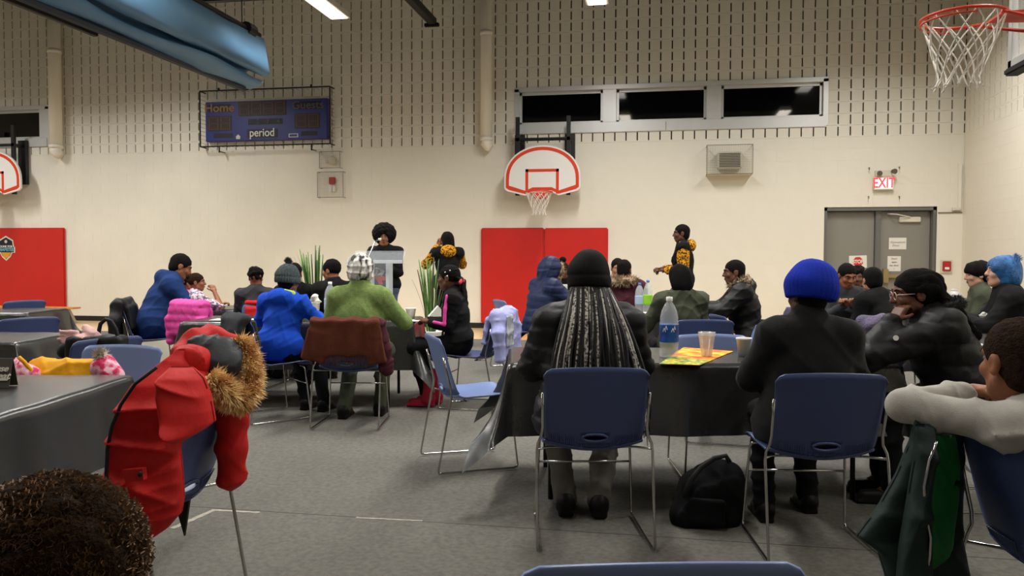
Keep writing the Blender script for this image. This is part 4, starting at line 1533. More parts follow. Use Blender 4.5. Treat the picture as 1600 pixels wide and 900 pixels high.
def hair_soft(style, T, hs=1.0):
    S = Soft(.012)
    R3 = T.to_3x3()
    P = lambda *v: T @ (Vector(v) * hs)
    E = lambda c, r, neg=False, k=None: S.e(P(*c), [q * hs for q in r], R3, k, neg)
    nz, amp = waves(3, .0018, 190, 8), .006
    if style == 'short':
        E((0, -.016, .036), (.0805, .1005, .0915)); E((0, -.045, -.02), (.070, .062, .07), k=.02); E((0, .105, -.055), (.11, .095, .108), True)
        E((0, .02, -.155), (.12, .12, .09), True)
    elif style == 'locs':
        E((0, -.014, .052), (.090, .106, .094)); E((0, .10, -.05), (.10, .085, .095), True); E((0, -.02, -.13), (.12, .12, .09), True)
        nz, amp = waves(5, .010, 75, 9), .03
    elif style == 'afro':
        E((0, -.028, .055), (.158, .140, .150)); E((0, .13, -.035), (.070, .10, .092), True)
        nz, amp = waves(6, .006, 120, 9), .02
    elif style == 'long':
        E((0, -.018, .034), (.090, .108, .096)); E((0, -.055, -.07), (.094, .072, .15), k=.04); E((0, .115, -.05), (.066, .11, .115), True)
        nz, amp = waves(7, .003, 110, 8, (1, 1, .15)), .01
    elif style == 'bob':
        E((0, -.014, .036), (.100, .115, .100)); E((0, -.045, -.045), (.104, .088, .105), k=.04); E((0, .12, -.06), (.066, .10, .10), True)
        nz, amp = waves(8, .005, 80, 8, (1, 1, .25)), .015
    elif style == 'pulled':
        E((0, -.016, .036), (.082, .103, .093)); E((0, .10, -.05), (.10, .088, .10), True); E((0, -.02, -.13), (.12, .12, .085), True)
        nz, amp = waves(9, .0022, 140, 8, (1, .2, 1)), .008
    elif style == 'shaggy':
        E((0, -.01, .045), (.097, .115, .095)); E((0, -.05, -.02), (.085, .06, .08), k=.03); E((0, .12, -.055), (.085, .09, .095), True)
        nz, amp = waves(10, .007, 70, 9), .02
    return S, nz, amp, P, R3


def beanie_soft(T, hs=1.0, tall=1.0, wide=1.0, slouch=0.0):
    S = Soft(.015)
    R3 = T.to_3x3()
    P = lambda *v: T @ (Vector(v) * hs)
    S.e(P(0, -.016, .050), [.096 * hs * wide, .112 * hs * wide, .100 * hs * tall], R3)
    S.e(P(0, -.016, .004), [.0975 * hs * wide, .114 * hs * wide, .085 * hs], R3)
    if slouch: S.e(P(0, -.016 - slouch * .5, .06), [.112 * hs * wide, .118 * hs * wide, .088 * hs * tall], R3, k=.04)
    S.b(P(0, -.016, -.13), (.2, .2, .115 * hs), .001, R3, k=.006, neg=True)
    return S


SEATED = dict(pel=(0, .02, .57), chest=(0, .03, .84), neck=(0, .03, 1.03), head=(0, .06, 1.175), shL=(-.175, .02, .975), shR=(.175, .02, .975),
              elL=(-.23, .10, .73), elR=(.23, .10, .73), haL=(-.13, .33, .79), haR=(.13, .33, .79),
              hipL=(-.085, .03, .55), hipR=(.085, .03, .55), knL=(-.11, .44, .52), knR=(.11, .44, .52), anL=(-.11, .40, .09), anR=(.11, .40, .09))
STAND = dict(pel=(0, 0, .95), chest=(0, .01, 1.22), neck=(0, .01, 1.42), head=(0, .035, 1.565), shL=(-.175, 0, 1.37), shR=(.175, 0, 1.37),
             elL=(-.23, -.02, 1.10), elR=(.23, -.02, 1.10), haL=(-.20, .12, .92), haR=(.20, .12, .92),
             hipL=(-.09, 0, .92), hipR=(.09, 0, .92), knL=(-.10, .02, .50), knR=(.10, .02, .50), anL=(-.11, 0, .09), anR=(.11, 0, .09))
UPPER = ('chest', 'neck', 'head', 'shL', 'shR', 'elL', 'elR', 'haL', 'haR')
PEOPLE = []


def person(label, r, d, phi, s=1.0, stand=False, lean=0, side=0, twist=0, head=(0, 0, 0), over=None, skin='skin_dark', top='w_black',
           tname='shirt', thick=.014, tnoise=None, legs='w_trousers_black', shoes='shoe_black', hair='short', hmat='hair_black', hat=None, b=1.0,
           face=False, vox=.0135, hvox=.009, hem=.0, hipr=0.012, collar=0.0, hood=None, sleeve=1.0, curl=35, feet=True, hs=1.0, z0=None, hands=True, overw=None):
    J = {k: Vector(v) for k, v in (STAND if stand else SEATED).items()}
    Rb = Rm(twist, lean, side)
    for k in UPPER: J[k] = J['pel'] + Rb @ (J[k] - J['pel'])
    for k, v in (over or {}).items(): J[k] = Vector(v)
    if not stand and z0 is None:
        z0 = .006 + .45 * (1 - s)
        for q in 'LR':
            if 'an' + q not in (over or {}) or True: J['an' + q].z = (J['an' + q].z * s - z0 + .006) / s if s < .999 else J['an' + q].z
    z0 = .006 if z0 is None else z0
    e = empty('person', gd(r, d, z0), YAW + math.radians(phi), s, label=label, cat='person', group='people in the gym')
    for k, (wx_, wy_, wd_) in (overw or {}).items(): J[k] = ROOTM[e].inverted() @ hit(wx_, wy_, d=wd_)
    fw = Rb @ Vector((0, 1, 0))
    tseed = len(PEOPLE) * 13 + 5
    T = Matrix.Translation(J['head']) @ Rm(*head).to_4x4()
    # ---- body: one mesh in three resolutions
    S = Soft(.04)
    fl = (fw, .72)
    S.c(J['hipL'], J['hipR'], .10)
    S.c(J['pel'], J['chest'], .125 * b, .145 * b, flat=fl); S.c(J['chest'], J['neck'] - (J['neck'] - J['chest']) * .35, .145 * b, .10 * b, flat=fl)
    S.c(J['shL'], J['shR'], .055)
    S.c(J['neck'] - (J['neck'] - J['chest']) * .3, J['head'] - Vector((0, 0, .05)), .055, .048)
    for q in 'LR':
        wr = J['el' + q] + (J['ha' + q] - J['el' + q]) * .96
        S.c(J['sh' + q], J['el' + q], .05 * b, .042); S.c(J['el' + q], wr, .042, .028)
        S.c(J['hip' + q], J['kn' + q], .082 * b, .056); S.c(J['kn' + q], J['an' + q], .05, .032)
        S.c(J['an' + q], J['an' + q] + Vector((0, .11, -.05)), .03, .02)
    V, Fq = S.mesh(.02)
    Vs, Fs, base = [V], [Fq], len(V)
    H = head_soft(T, hs)
    H.c(J['head'] - Rm(*head) @ Vector((0, .02, .05)), J['neck'] - (J['neck'] - J['chest']) * .1, .05, .056, k=.03)
    V, Fq = H.mesh(hvox); Vs.append(V); Fs.append(Fq + base); base += len(V)
    if hands:
        for q, sg in (('L', -1), ('R', 1)):
            f = (J['ha' + q] - J['el' + q]).normalized()
            hn = Vector((0, 0, 1)) if abs(f.z) < .8 else Vector((sg * .6, .8, 0))
            S = Soft(.01)
            wr = J['ha' + q]
            S.c(wr - f * .05, wr + f * .015, .028, .026)
            hand(S, wr, f, hn, curl, -sg)
            V, Fq = S.mesh(min(.009, max(.006, hvox * .8))); Vs.append(V); Fs.append(Fq + base); base += len(V)
    link('body', np_mesh('body', np.concatenate(Vs), np.concatenate(Fs), M(skin)), e)
    # ---- garment on the upper body
    S = Soft(.06)
    t = thick
    dn = Vector((0, -.005, (.05 if not stand else .03) - hem))
    S.c(J['hipL'] + dn, J['hipR'] + dn, .104 + hipr + .02 * (b - 1) + t * .6)
    S.c(J['pel'], J['chest'], .118 * b + hipr + t * .7, .146 * b + t * .8, flat=(fw, .74 + t)); S.c(J['chest'], J['neck'] - (J['neck'] - J['chest']) * .3, .146 * b + t * .8, .10 * b + t * .4, flat=(fw, .74 + t))
    S.c(J['shL'], J['shR'], .052 + t * .6)
    for q in 'LR': S.c(J['neck'], J['sh' + q] + Vector((0, 0, .005)), .055 + t * .3, .050 + t * .5)
    if hem: S.c(J['pel'], J['pel'] + Vector((0, .14, -hem * .6)), .11 + t * .6)
    if collar: S.c(J['neck'] - fw * .015, J['neck'] + (J['head'] - J['neck']) * collar - fw * .02, .080, .078, k=.03)
    for q in 'LR':
        ar = J['ha' + q] - J['el' + q]
        S.c(J['sh' + q], J['el' + q] if sleeve > .2 else J['sh' + q].lerp(J['el' + q], .12), .050 * (b * .5 + .5) + t * .8, .042 + t * .8, k=.06)
        if sleeve > .5: S.c(J['el' + q], J['el' + q] + ar * (.90 * sleeve), .043 + t * .8, .033 + t * .6, k=.015)
    zs = None
    if not stand:
        zs = (.452 - z0) / s
        S.b((0, .0, zs - .15), (.5, .24, .149), .001, k=.02, neg=True)
    if hood == 'down':
        c = J['neck'] - fw * .09 + Vector((0, 0, -.01))
        S.e(c, (.13, .075, .085), Rm(twist, lean, side), k=.03); S.c(J['neck'] + Rb @ Vector((-.09, .02, .02)), c, .04, k=.03); S.c(J['neck'] + Rb @ Vector((.09, .02, .02)), c, .04, k=.03)
    soft_obj(tname, S, vox * .9, M(top), e, tnoise or folds(tseed, .006, 29), .035)
    if hood == 'up':
        S = Soft(.02)
        P = lambda *v: T @ (Vector(v) * hs)
        R3 = T.to_3x3()
        S.e(P(0, -.03, .035), (.125, .135, .135), R3); S.c(P(0, -.06, -.03), J['neck'], .11, .12, k=.05)
        S.e(P(0, .13, -.02), (.082, .10, .11), R3, neg=True)
        soft_obj('hood', S, vox * .8, M(top), e, tnoise or folds(tseed, .006, 24), .03)
    # ---- trousers and shoes
    if feet:
        S = Soft(.05)
        S.c(J['hipL'], J['hipR'], .112)
        if zs is not None: S.c(J['hipL'], J['hipR'], .112)
        for q in 'LR':
            S.c(J['hip' + q], J['kn' + q], .088, .070); S.c(J['kn' + q], J['an' + q] + Vector((0, 0, -.01)), .068, .058)
        soft_obj('trousers', S, vox, M(legs), e, folds(tseed + 3, .008, 26), .03)
        for q in 'LR':
            a = J['an' + q]
            S = Soft(.02)
            S.c(a + Vector((0, -.03, -.02)), a + Vector((0, -.02, -.04)), .046); S.c(a + Vector((0, -.02, -.045)), a + Vector((0, .15, -.055)), .042, .034, k=.03)
            S.b(a + Vector((0, .065, -.08)), (.034, .125, .006), .006, k=.006)
            soft_obj('shoe', S, .011, M(shoes), e)
    # ---- hair or hat
    P = lambda *v: T @ (Vector(v) * hs)
    if hair:
        S, nz, amp, _, _ = hair_soft(hair, T, hs)
        soft_obj('hair', S, hvox, M(hmat), e, nz, amp)
    if hat:
        hm, tall, wide, slouch, ribs = hat
        S = beanie_soft(T, hs, tall, wide, slouch)
        Ti = T.inverted()
        A = np.array(Ti)
        def rib(x, y, z):
            lx = A[0, 0] * x + A[0, 1] * y + A[0, 2] * z + A[0, 3]; ly = A[1, 0] * x + A[1, 1] * y + A[1, 2] * z + A[1, 3]
            lz = A[2, 0] * x + A[2, 1] * y + A[2, 2] * z + A[2, 3]
            return .0022 * ribs * np.sin(np.arctan2(ly + .016, lx) * 34) + .003 * np.sin(lz * 45 + lx * 12) - (0 if slouch else .004) * np.exp(-((lz - .040 * hs) / .006) ** 2)
        soft_obj('beanie', S, hvox * .75, M(hm), e, rib, .02)
    if face:
        for sg in (-1, 1):
            mb = MB()
            R3 = T.to_3x3()
            mb.ell(P(sg * .031, .0715, .010), [.0125 * hs, .0125 * hs, .0085 * hs], R3, 10, 8)
            mb.slot = 1; mb.ell(P(sg * .031, .0785, .010), [.0062 * hs, .0064 * hs, .0062 * hs], R3, 10, 6)
            mb.build('eye', [M('eye_white'), M('iris')], e, smooth=True)
            MB().tube([P(sg * .014, .092, .029), P(sg * .033, .088, .036), P(sg * .05, .074, .029)], [.0035, .004, .002], 6).build('eyebrow', M('hair_black'), e, smooth=True)
        mb = MB().ell(P(0, .0925, -.051), (.021 * hs, .008 * hs, .0048 * hs), T.to_3x3(), 10, 6)
        mb.ell(P(0, .0915, -.0625), (.019 * hs, .008 * hs, .006 * hs), T.to_3x3(), 10, 6)
        mb.build('lips', M('lips'), e, smooth=True)
    PEOPLE.append(e)
    e_info[e] = (T, J, Rb, hs)
    return e


e_info = {}


def fur(name, pts, rad, n, ln, m, parent, seed=1, droop=0.0):
    """tufts along a path"""
    r = random.Random(seed)
    pts = [Vector(p) for p in pts]
    mb = MB()
    L = [0]
    for i in range(len(pts) - 1): L.append(L[-1] + (pts[i + 1] - pts[i]).length)
    vs, fs = [], []
    for _ in range(n):
        q = r.uniform(0, L[-1])
        i = max(k for k in range(len(pts) - 1) if L[k] <= q)
        t = (q - L[i]) / max(L[i + 1] - L[i], 1e-6)
        p = pts[i].lerp(pts[i + 1], t)
        ax = (pts[i + 1] - pts[i]).normalized()
        d = Vector((r.gauss(0, 1), r.gauss(0, 1), r.gauss(0, 1)))
        d = (d - ax * d.dot(ax)).normalized()
        b0 = p + d * rad * r.uniform(.5, 1)
        dd = (d + ax * r.uniform(-.7, .7) + Vector((0, 0, -droop)) + Vector((r.gauss(0, .25), r.gauss(0, .25), r.gauss(0, .25)))).normalized()
        tip = b0 + dd * ln * r.uniform(.6, 1.3)
        u = dd.orthogonal().normalized() * ln * .09
        w = dd.cross(u)
        k = len(vs)
        vs += [b0 + u, b0 - u * .5 + w * .87, b0 - u * .5 - w * .87, tip]
        fs += [(k, k + 1, k + 3), (k + 1, k + 2, k + 3), (k + 2, k, k + 3)]
    mb.add(vs, fs)
    mb.tube(pts, rad * .8, 8)
    return mb.build(name, m, parent, kind='stuff')


mat('fur_tan', (246, 214, 156), .9, rgb2=(206, 154, 96), vscale=20)
mat('fur_pale', (186, 164, 134), .9, rgb2=(120, 98, 74), vscale=14)
mat('fur_spot', (190, 160, 124), .9, rgb2=(70, 50, 36), vscale=24)
mat('fur_grey', (196, 186, 172), .95, var=.3, vscale=30)
mat('fur_black', (22, 20, 20), .9)


def head_ring(e, off=.03, w=.105, up=0.02, n=15):
    """path around the opening of a raised hood"""
    T, J, Rb, hs = e_info[e]
    return [T @ (Vector((w * math.cos(a), .065 + off, -.015 + (w + up) * math.sin(a))) * hs) for a in np.linspace(-math.pi * .62, math.pi * 1.62, n)]


def collar_ring(e, w=.13, back=.1, n=13):
    T, J, Rb, hs = e_info[e]
    return [J['neck'] + Rb @ Vector((w * math.cos(a), -.03 + back * math.sin(a) * 1.0, .045 + .02 * math.sin(a))) for a in np.linspace(math.pi * 1.95, math.pi * 1.05, n)]

# ---------------------------------------------------------------- near pair at the middle front table
p = person('person with a black beanie and very long white streaked braids, seen from behind', .365, 3.76, 1, 1.0, head=(0, 4, 0), skin='skin_brown',
           top='w_coat_black', tname='puffer_coat', thick=.036, tnoise=quilt(2, .011, .09), legs='w_trousers_grey', hair=None, hat=('w_black', 1.16, 1.06, 0, 0), b=1.16, vox=.013,
           over=dict(elL=(-.262, .14, .76), elR=(.262, .14, .76), haL=(-.12, .40, .81), haR=(.12, .40, .81), knL=(-.15, .42, .53), knR=(.15, .40, .53), anL=(-.09, .22, .10), anR=(.075, .20, .10), head=(0, .05, 1.165)), hem=.07, hipr=.05, collar=.3)
T, J, Rb, hs = e_info[p]
mat('braid_black', (20, 18, 17), .45, var=.3, vscale=120, bump=1, bscale=240)
mat('braid_mixed', (24, 22, 21), .5, rgb2=(196, 190, 180), vscale=95)
mat('braid_white', (206, 200, 190), .6, var=.2, vscale=90)
rb = random.Random(12)
for k in range(92):
    layer = k % 3
    u = -1 + 2 * (k + .5) / 92 + rb.uniform(-.03, .03)
    a = math.radians(200 + 140 * (u + 1) / 2)            # around the back of the head
    x0, y0 = .094 * math.cos(a), -.016 + .108 * math.sin(a)
    st = T @ Vector((x0, y0, -.02))
    xe = u * (.21 if u < .78 else .27) + rb.uniform(-.012, .012)
    ye = -.225 - .012 * layer + .06 * u * u
    ze = .66 - .02 * rb.random() + (.0 if u < .75 else -.06 - .16 * rb.random())
    w = rb.uniform(-.012, .012)
    wf = rb.uniform(5, 11)
    pts = []
    for t in np.linspace(0, 1, 11):
        sx, sy = 1 - (1 - t) ** 1.7, 1 - (1 - t) ** 4
        pts.append(Vector((st.x + (xe - st.x) * sx + w * t * math.sin(t * wf), st.y + (ye + .03 * (u > .78) * t - st.y) * sy, st.z + (ze - st.z) * t - .02 * math.sin(math.pi * t) * (1 - abs(u)))))
    q = rb.random()
    m = 'braid_white' if q < .13 else ('braid_mixed' if q < .32 else 'braid_black')
    rr = .0042 if m == 'braid_white' else rb.uniform(.0055, .008)
    MB().tube(pts, [rr] * 10 + [rr * .6], 5).build('braid', M(m), p, smooth=True)

p = person('person in a bright blue beanie and charcoal coat, seen from behind', 1.365, 3.64, -1, .915, head=(18, 4, 8), skin='skin_dark', top='w_charcoal', tname='wool_coat',
           thick=.034, legs='w_trousers_black', hair='short', hat=('w_blue_hat', 1.34, 1.12, .03, .5), b=1.16, vox=.013, tnoise=folds(31, .008, 15), collar=.42, hem=.07, hipr=.065,
           over=dict(elL=(-.268, .12, .75), elR=(.268, .12, .75), haL=(-.12, .38, .81), haR=(.12, .38, .81), anL=(-.13, .30, .09), anR=(.16, .46, .09)))

# person with glasses at the right end of the table
p = person('person with glasses and black braids resting a cheek on one hand', 2.42, 4.22, 80, .98, lean=22, head=(0, 8, 0), skin='skin_dark', top='w_coat_black', tname='down_jacket',
           thick=.044, tnoise=quilt(8, .012, .11), hair='pulled', b=1.2, vox=.013, hvox=.0075, face=True, collar=.15, hs=1.1,
           hipr=.04, over=dict(elL=(-.20, .56, .79), haL=(-.115, .42, .975), elR=(.22, .40, .78), haR=(.02, .54, .81)), curl=50)
T, J, Rb, hs = e_info[p]
S = Soft(.03)
S.e(T @ Vector((0, -.045, .03)), (.098, .112, .100), T.to_3x3()); S.e(T @ Vector((0, .105, -.055)), (.12, .095, .105), T.to_3x3(), neg=True)
for k in range(9):
    a = -1 + 2 * k / 8
    S.path([T @ Vector((a * .06, -.095, .03)), T @ Vector((a * .065, -.135, -.05)), T @ Vector((a * .075 - .01, -.19, -.13)), T @ Vector((a * .085 - .02, -.255, -.25))], .026, .018, k=.008)
wv = waves(2, .003, 110, 8)
soft_obj('braids', S, .0075, M('hair_black'), p, lambda x, y, z: wv(x, y, z) + .007 * np.abs(np.sin(x * 105 + 8 * z)), .016)
mb = MB()
R3 = T.to_3x3()
for sg in (-1, 1):
    ring = [T @ Vector((sg * .034 + .026 * math.cos(a), .106, .006 + .021 * math.sin(a))) for a in np.linspace(0, 2 * math.pi, 17)]
    mb.tube(ring, .0022, 5, False); mb.tube([T @ Vector((sg * .06, .106, .012)), T @ Vector((sg * .084, 0, .008))], .0024, 5)
mb.tube([T @ Vector((-.009, .108, .010)), T @ Vector((.009, .108, .010))], .002, 5)
mat('glasses_pink', (220, 176, 170), .3)
mb.build('glasses', M('glasses_pink'), p, smooth=True)
fur('fur_trim', collar_ring(p, .15, .13), .034, 2200, .016, M('fur_black'), p, 3)
q = J['elL'].lerp(J['shL'], .45) + Vector((-.075, .06, .04))
mb = MB(); mb.lathe([(.0, .0), (.014, .0), (.014, .003), (0, .003)], 14)
o = mb.build('badge', M('white_paint'), p); o.location = q; o.rotation_euler = (0, math.radians(-80), 0)

# boy at the right front corner
p = person('boy in a light grey hoodie with one arm over a chair back', 1.62, 2.20, -66, .90, lean=2, twist=95, head=(74, 4, 0), skin='skin_brown', top='w_grey', tname='hoodie', thick=.018,
           hair='short', hmat='hair_brown', face=True, vox=.011, hvox=.0065, tnoise=folds(19, .009, 24), hood=None, hs=1.12,
           overw=dict(head=(1588, 566, 2.26), neck=(1612, 655, 2.24), shL=(1590, 668, 2.16), elL=(1412, 634, 2.36), haL=(1512, 612, 2.52)))
# foreground head at the bottom left
p = person('person with a dark brown afro at the bottom left corner', rd(66, 1.10), 1.10, 20, .80, head=(0, 0, 0), skin='skin_brown', top='w_dkgrey', tname='shirt', hair='afro', hmat='hair_brown', hs=1.0, vox=.014, hvox=.007, z0=-.125)
T, J, Rb, hs = e_info[p]
rb = random.Random(5)
vs, fs = [], []
for k in range(5200):
    dv = Vector((rb.gauss(0, 1), rb.gauss(0, 1), rb.gauss(0, 1))).normalized()
    if dv.y > .55 and dv.z < .35: continue
    c = T @ (Vector((0, -.028, .055)) + Vector((dv.x * .158, dv.y * .140, dv.z * .150)) * rb.uniform(.93, 1.03))
    t1 = dv.orthogonal().normalized(); t2 = dv.cross(t1)
    a0 = rb.uniform(0, 6.28); rr = rb.uniform(.004, .008)
    b0 = len(vs)
    for i in range(5):
        a = a0 + i * 1.25
        q = c + (t1 * math.cos(a) + t2 * math.sin(a)) * rr + dv * (.0035 * i - .006)
        vs += [q + dv * .0016, q - dv * .0016 + t1 * .001]
        if i: fs.append((b0 + 2 * i - 2, b0 + 2 * i, b0 + 2 * i + 1, b0 + 2 * i - 1))
mat('curl', (128, 100, 74), .6, var=.4, vscale=30)
MB().add(vs, fs).build('curls', M('curl'), p, kind='stuff')

# ---------------------------------------------------------------- table of the green sweater
p = person('child in a royal blue hoodie and grey pompom toque, from behind', -1.91, 6.50, -14, .90, lean=8, side=3, head=(-8, 6, 0), skin='skin_brown', top='w_royal', tname='hoodie', thick=.022, hipr=.03, hair='short', hat=('w_toque', 1.15, 1.1, 0, 1.6), hood='down',
           over=dict(elL=(-.27, .16, .80), elR=(.30, .22, .80), haL=(-.12, .42, .84), haR=(.16, .46, .84), anL=(.10, .34, .09), knL=(-.05, .42, .53), anR=(.30, .30, .09), knR=(.2, .40, .53)))
T, J, Rb, hs = e_info[p]
mb = MB(); fur('pompom', [T @ Vector(q) for q in ((-.012, -.02, .19), (.012, -.02, .19), (0, -.032, .185), (0, -.008, .195), (0, -.02, .18), (0, -.02, .2))], .03, 900, .018, M('w_toque'), p, 2)
S = Soft(.02); S.path([J['neck'] + Vector((-.10, -.04, .035)), J['neck'] + Vector((-.05, -.085, .045)), J['neck'] + Vector((.05, -.085, .045)), J['neck'] + Vector((.10, -.04, .035))], .03)
soft_obj('hood_lining', S, .014, M('w_lime'), p)
S = Soft(.03); S.c(J['hipL'] + Vector((-.0, -.01, .015)), J['hipR'] + Vector((.0, -.01, .015)), .118)
soft_obj('undershirt', S, .016, M('w_red_trim'), p)

p = person('person in a mossy green sweater and black and white head wrap, from behind', -1.20, 6.28, -4, 1.0, head=(4, 6, 0), skin='skin_dark', top='w_green', tname='sweater', thick=.024, b=1.16, hair=None, hipr=.03, tnoise=folds(61, .004, 26), collar=.42,
           over=dict(elL=(-.27, .10, .76), elR=(.34, .10, .78), haL=(-.12, .40, .80), haR=(.20, .36, .80), anL=(-.16, .12, .09), anR=(.10, .26, .09), knL=(-.15, .4, .53)), legs='w_olive')
T, J, Rb, hs = e_info[p]
S = Soft(.02); S.e(T @ Vector((0, -.022, .045)), (.106, .124, .108), T.to_3x3()); S.e(T @ Vector((0, -.03, -.03)), (.092, .10, .06), T.to_3x3(), k=.04); S.e(T @ Vector((0, .13, -.06)), (.09, .09, .10), T.to_3x3(), neg=True)
soft_obj('head_wrap', S, .008, M('wrap'), p, folds(4, .005, 60), .02)

p = person('girl in a black jacket with pink sleeve stripe and red hair bow', -.44, 6.98, 84, .93, lean=6, head=(-12, 2, 0), skin='skin_dark', top='w_black', tname='jacket', thick=.02, hair='pulled', face=True, hvox=.008, hood=None, shoes='shoe_pink',
           over=dict(elL=(-.22, .10, .74), haL=(-.10, .28, .76), anL=(-.11, .30, .10), anR=(.05, .26, .10)))
T, J, Rb, hs = e_info[p]
S = Soft(.012)
for k in range(6):
    a = -1 + 2 * k / 5
    S.path([T @ Vector((a * .05, -.10, .0)), T @ Vector((a * .035 + .02, -.135, -.03)), T @ Vector((a * .04 + .03, -.14, -.14)), T @ Vector((a * .05 + .03, -.15, -.27))], .017, .011, k=.006)
soft_obj('braids', S, .009, M('hair_black'), p, waves(2, .003, 110, 8), .01)
mb = MB()
for sg in (-1, 1): mb.ell(T @ Vector((sg * .045 + .01, -.135, -.035)), (.045, .014, .022), T.to_3x3() @ Rm(0, 0, sg * 22), 10, 6)
mb.ell(T @ Vector((.01, -.14, -.035)), (.016, .016, .016))
mat('bow_red', (204, 44, 62), .6); mb.build('hair_bow', M('bow_red'), p, smooth=True)
S = Soft(.01); S.path([J['shL'] + Vector((-.005, .02, .072)), J['shL'] + Vector((-.06, .03, .035)), J['shL'].lerp(J['elL'], .4) + Vector((-.068, .03, .012)), J['elL'] + Vector((-.064, .01, .012)), J['elL'].lerp(J['haL'], .7) + Vector((-.052, .0, .012))], .017)
soft_obj('sleeve_stripe', S, .011, M('w_pink'), p)
mb = MB()
for q in ((-.078, .0, .055), (-.082, -.02, .02), (-.07, -.045, .07)): mb.ell(T @ Vector(q), (.008, .008, .008), None, 8, 6)
mb.build('hair_beads', M('white_paint'), p, smooth=True)
for q in 'LR':
    S = Soft(.02); S.c(J['an' + q] + Vector((0, 0, -.02)), J['an' + q] + Vector((0, .0, .17)), .066, .072)
    soft_obj('boot_shaft', S, .013, M('shoe_pink'), p, folds(3, .004, 40), .02)

person('boy with short twists and dark t-shirt at the far side, from behind', rd(399, 8.45), 8.45, 12, .86, head=(-10, 0, 0), skin='skin_brown', top='w_dkgrey', tname='shirt', hair='locs', hvox=.01)
person('person in black half hidden behind the grey toque', rd(463, 8.3), 8.3, 30, .93, head=(-30, 4, 0), skin='skin_tan', top='w_black', tname='shirt', hair='short', hvox=.01)
p = person('person in black with hair pulled back, left of the head wrap', rd(531, 8.2), 8.2, 40, 1.0, lean=12, head=(25, 10, 0), skin='skin_brown', top='w_black', tname='shirt', hair='pulled', hvox=.01)

# ---------------------------------------------------------------- family at the left
p = person('man in a navy hoodie leaning over the table, facing right', -3.80, 8.42, -62, 1.10, lean=20, head=(0, 26, 0), skin='skin_brown', top='w_navy', tname='hoodie', thick=.03, b=1.25, hipr=.04, hood='down', hvox=.009, face=True,
           over=dict(elR=(.27, .30, .80), haR=(.06, .46, .78), elL=(-.26, .28, .80), haL=(-.04, .46, .78)))
person('small child with a hair puff beside the navy hoodie', rd(286, 8.95), 8.95, -60, .76, head=(0, 0, 0), skin='skin_brown', top='w_pink', tname='shirt', hair='locs', hmat='hair_brown', hvox=.01)
p = person('small girl in a white patterned shirt eating, facing right', rd(300, 8.35), 8.35, -50, .80, head=(-25, 0, 0), skin='skin_brown', top='w_print', tname='shirt', hair='pulled', hmat='hair_brown', sleeve=.3, hvox=.009, face=True, curl=55,
           over=dict(elR=(.28, .27, .86), haR=(.10, .25, 1.06), elL=(-.2, .2, .76), haL=(-.06, .38, .86)))
T, J, Rb, hs = e_info[p]
mb = MB().ell(T @ Vector((0.02, -.10, .075)), (.035, .035, .035)); mb.build('hair_puff', M('hair_brown'), p, smooth=True)

# ---------------------------------------------------------------- standing people
p = person('speaker with a big afro and patterned sweater talking at the lectern', rd(602, 10.7), 10.7, 165, 1.0, stand=True, head=(20, 2, 0), skin='skin_brown', top='w_black', tname='sweater', thick=.02, legs='w_jeans', hair='afro', face=True, hvox=.008, curl=20,
           over=dict(elR=(.22, .10, 1.10), haR=(.16, .28, 1.27), elL=(-.22, .06, 1.10), haL=(.02, .22, 1.22)))
T, J, Rb, hs = e_info[p]
S = Soft(.02); S.c(J['pel'] + Vector((0, .005, .14)), J['pel'] + Vector((0, .005, .23)), .165, .168, flat=((0, 1, 0), .80))
soft_obj('sweater_band', S, .013, M('w_zig'), p)
S = Soft(.02); S.c(J['pel'] + Vector((0, .005, .03)), J['pel'] + Vector((0, .005, .08)), .158, .162, flat=((0, 1, 0), .80))
soft_obj('sweater_hem', S, .013, M('w_red_trim'), p)
p = person('woman in black vest with golden printed sleeves raising a camera', rd(699, 11.9), 11.9, 14, 1.0, stand=True, head=(14, 2, 0), skin='skin_brown', top='w_black', tname='vest', thick=.026, legs='w_trousers_black', hair='long', hvox=.009, sleeve=.1,
           over=dict(elL=(-.30, .16, 1.20), haL=(-.10, .26, 1.50), elR=(.26, .2, 1.2), haR=(.08, .28, 1.5)), curl=60)
T, J, Rb, hs = e_info[p]
for q in 'LR':
    S = Soft(.03); S.c(J['sh' + q], J['el' + q], .082, .068); S.c(J['el' + q], J['el' + q].lerp(J['ha' + q], .85), .066, .05)
    soft_obj('printed_sleeve', S, .013, M('w_ankara'), p, folds(4, .005, 26), .02)
S = Soft(.03); S.e(J['neck'] + Vector((0, -.10, -.02)), (.12, .07, .095)); S.c(J['neck'] + Vector((-.09, 0, .03)), J['neck'] + Vector((0, -.1, -.02)), .04); S.c(J['neck'] + Vector((.09, 0, .03)), J['neck'] + Vector((0, -.1, -.02)), .04)
soft_obj('printed_hood', S, .013, M('w_ankara'), p)
mb = MB().bbox((-.06, .30, 1.50), (.06, .35, 1.58), .01); mb.tube([(0, .35, 1.54), (0, .42, 1.54)], .032, 12); mb.build('camera_body', M('black_paint'), p)
p = person('man standing at right in a black hoodie with golden printed sleeves', rd(1068, 11.1), 11.1, 76, 1.05, stand=True, head=(6, 2, 0), skin='skin_dark', top='w_black', tname='hoodie', thick=.034, legs='w_trousers_black', hair='short', face=True, hvox=.008, sleeve=.1,
           over=dict(elL=(-.24, .0, 1.09), haL=(-.10, .24, 1.08), elR=(.24, .06, 1.09), haR=(.06, .28, 1.10)), curl=45)
T, J, Rb, hs = e_info[p]
for q in 'LR':
    S = Soft(.03); S.c(J['sh' + q], J['el' + q], .088, .074); S.c(J['el' + q], J['el' + q].lerp(J['ha' + q], .8), .072, .055)
    soft_obj('printed_sleeve', S, .013, M('w_ankara'), p, folds(6, .005, 26), .02)
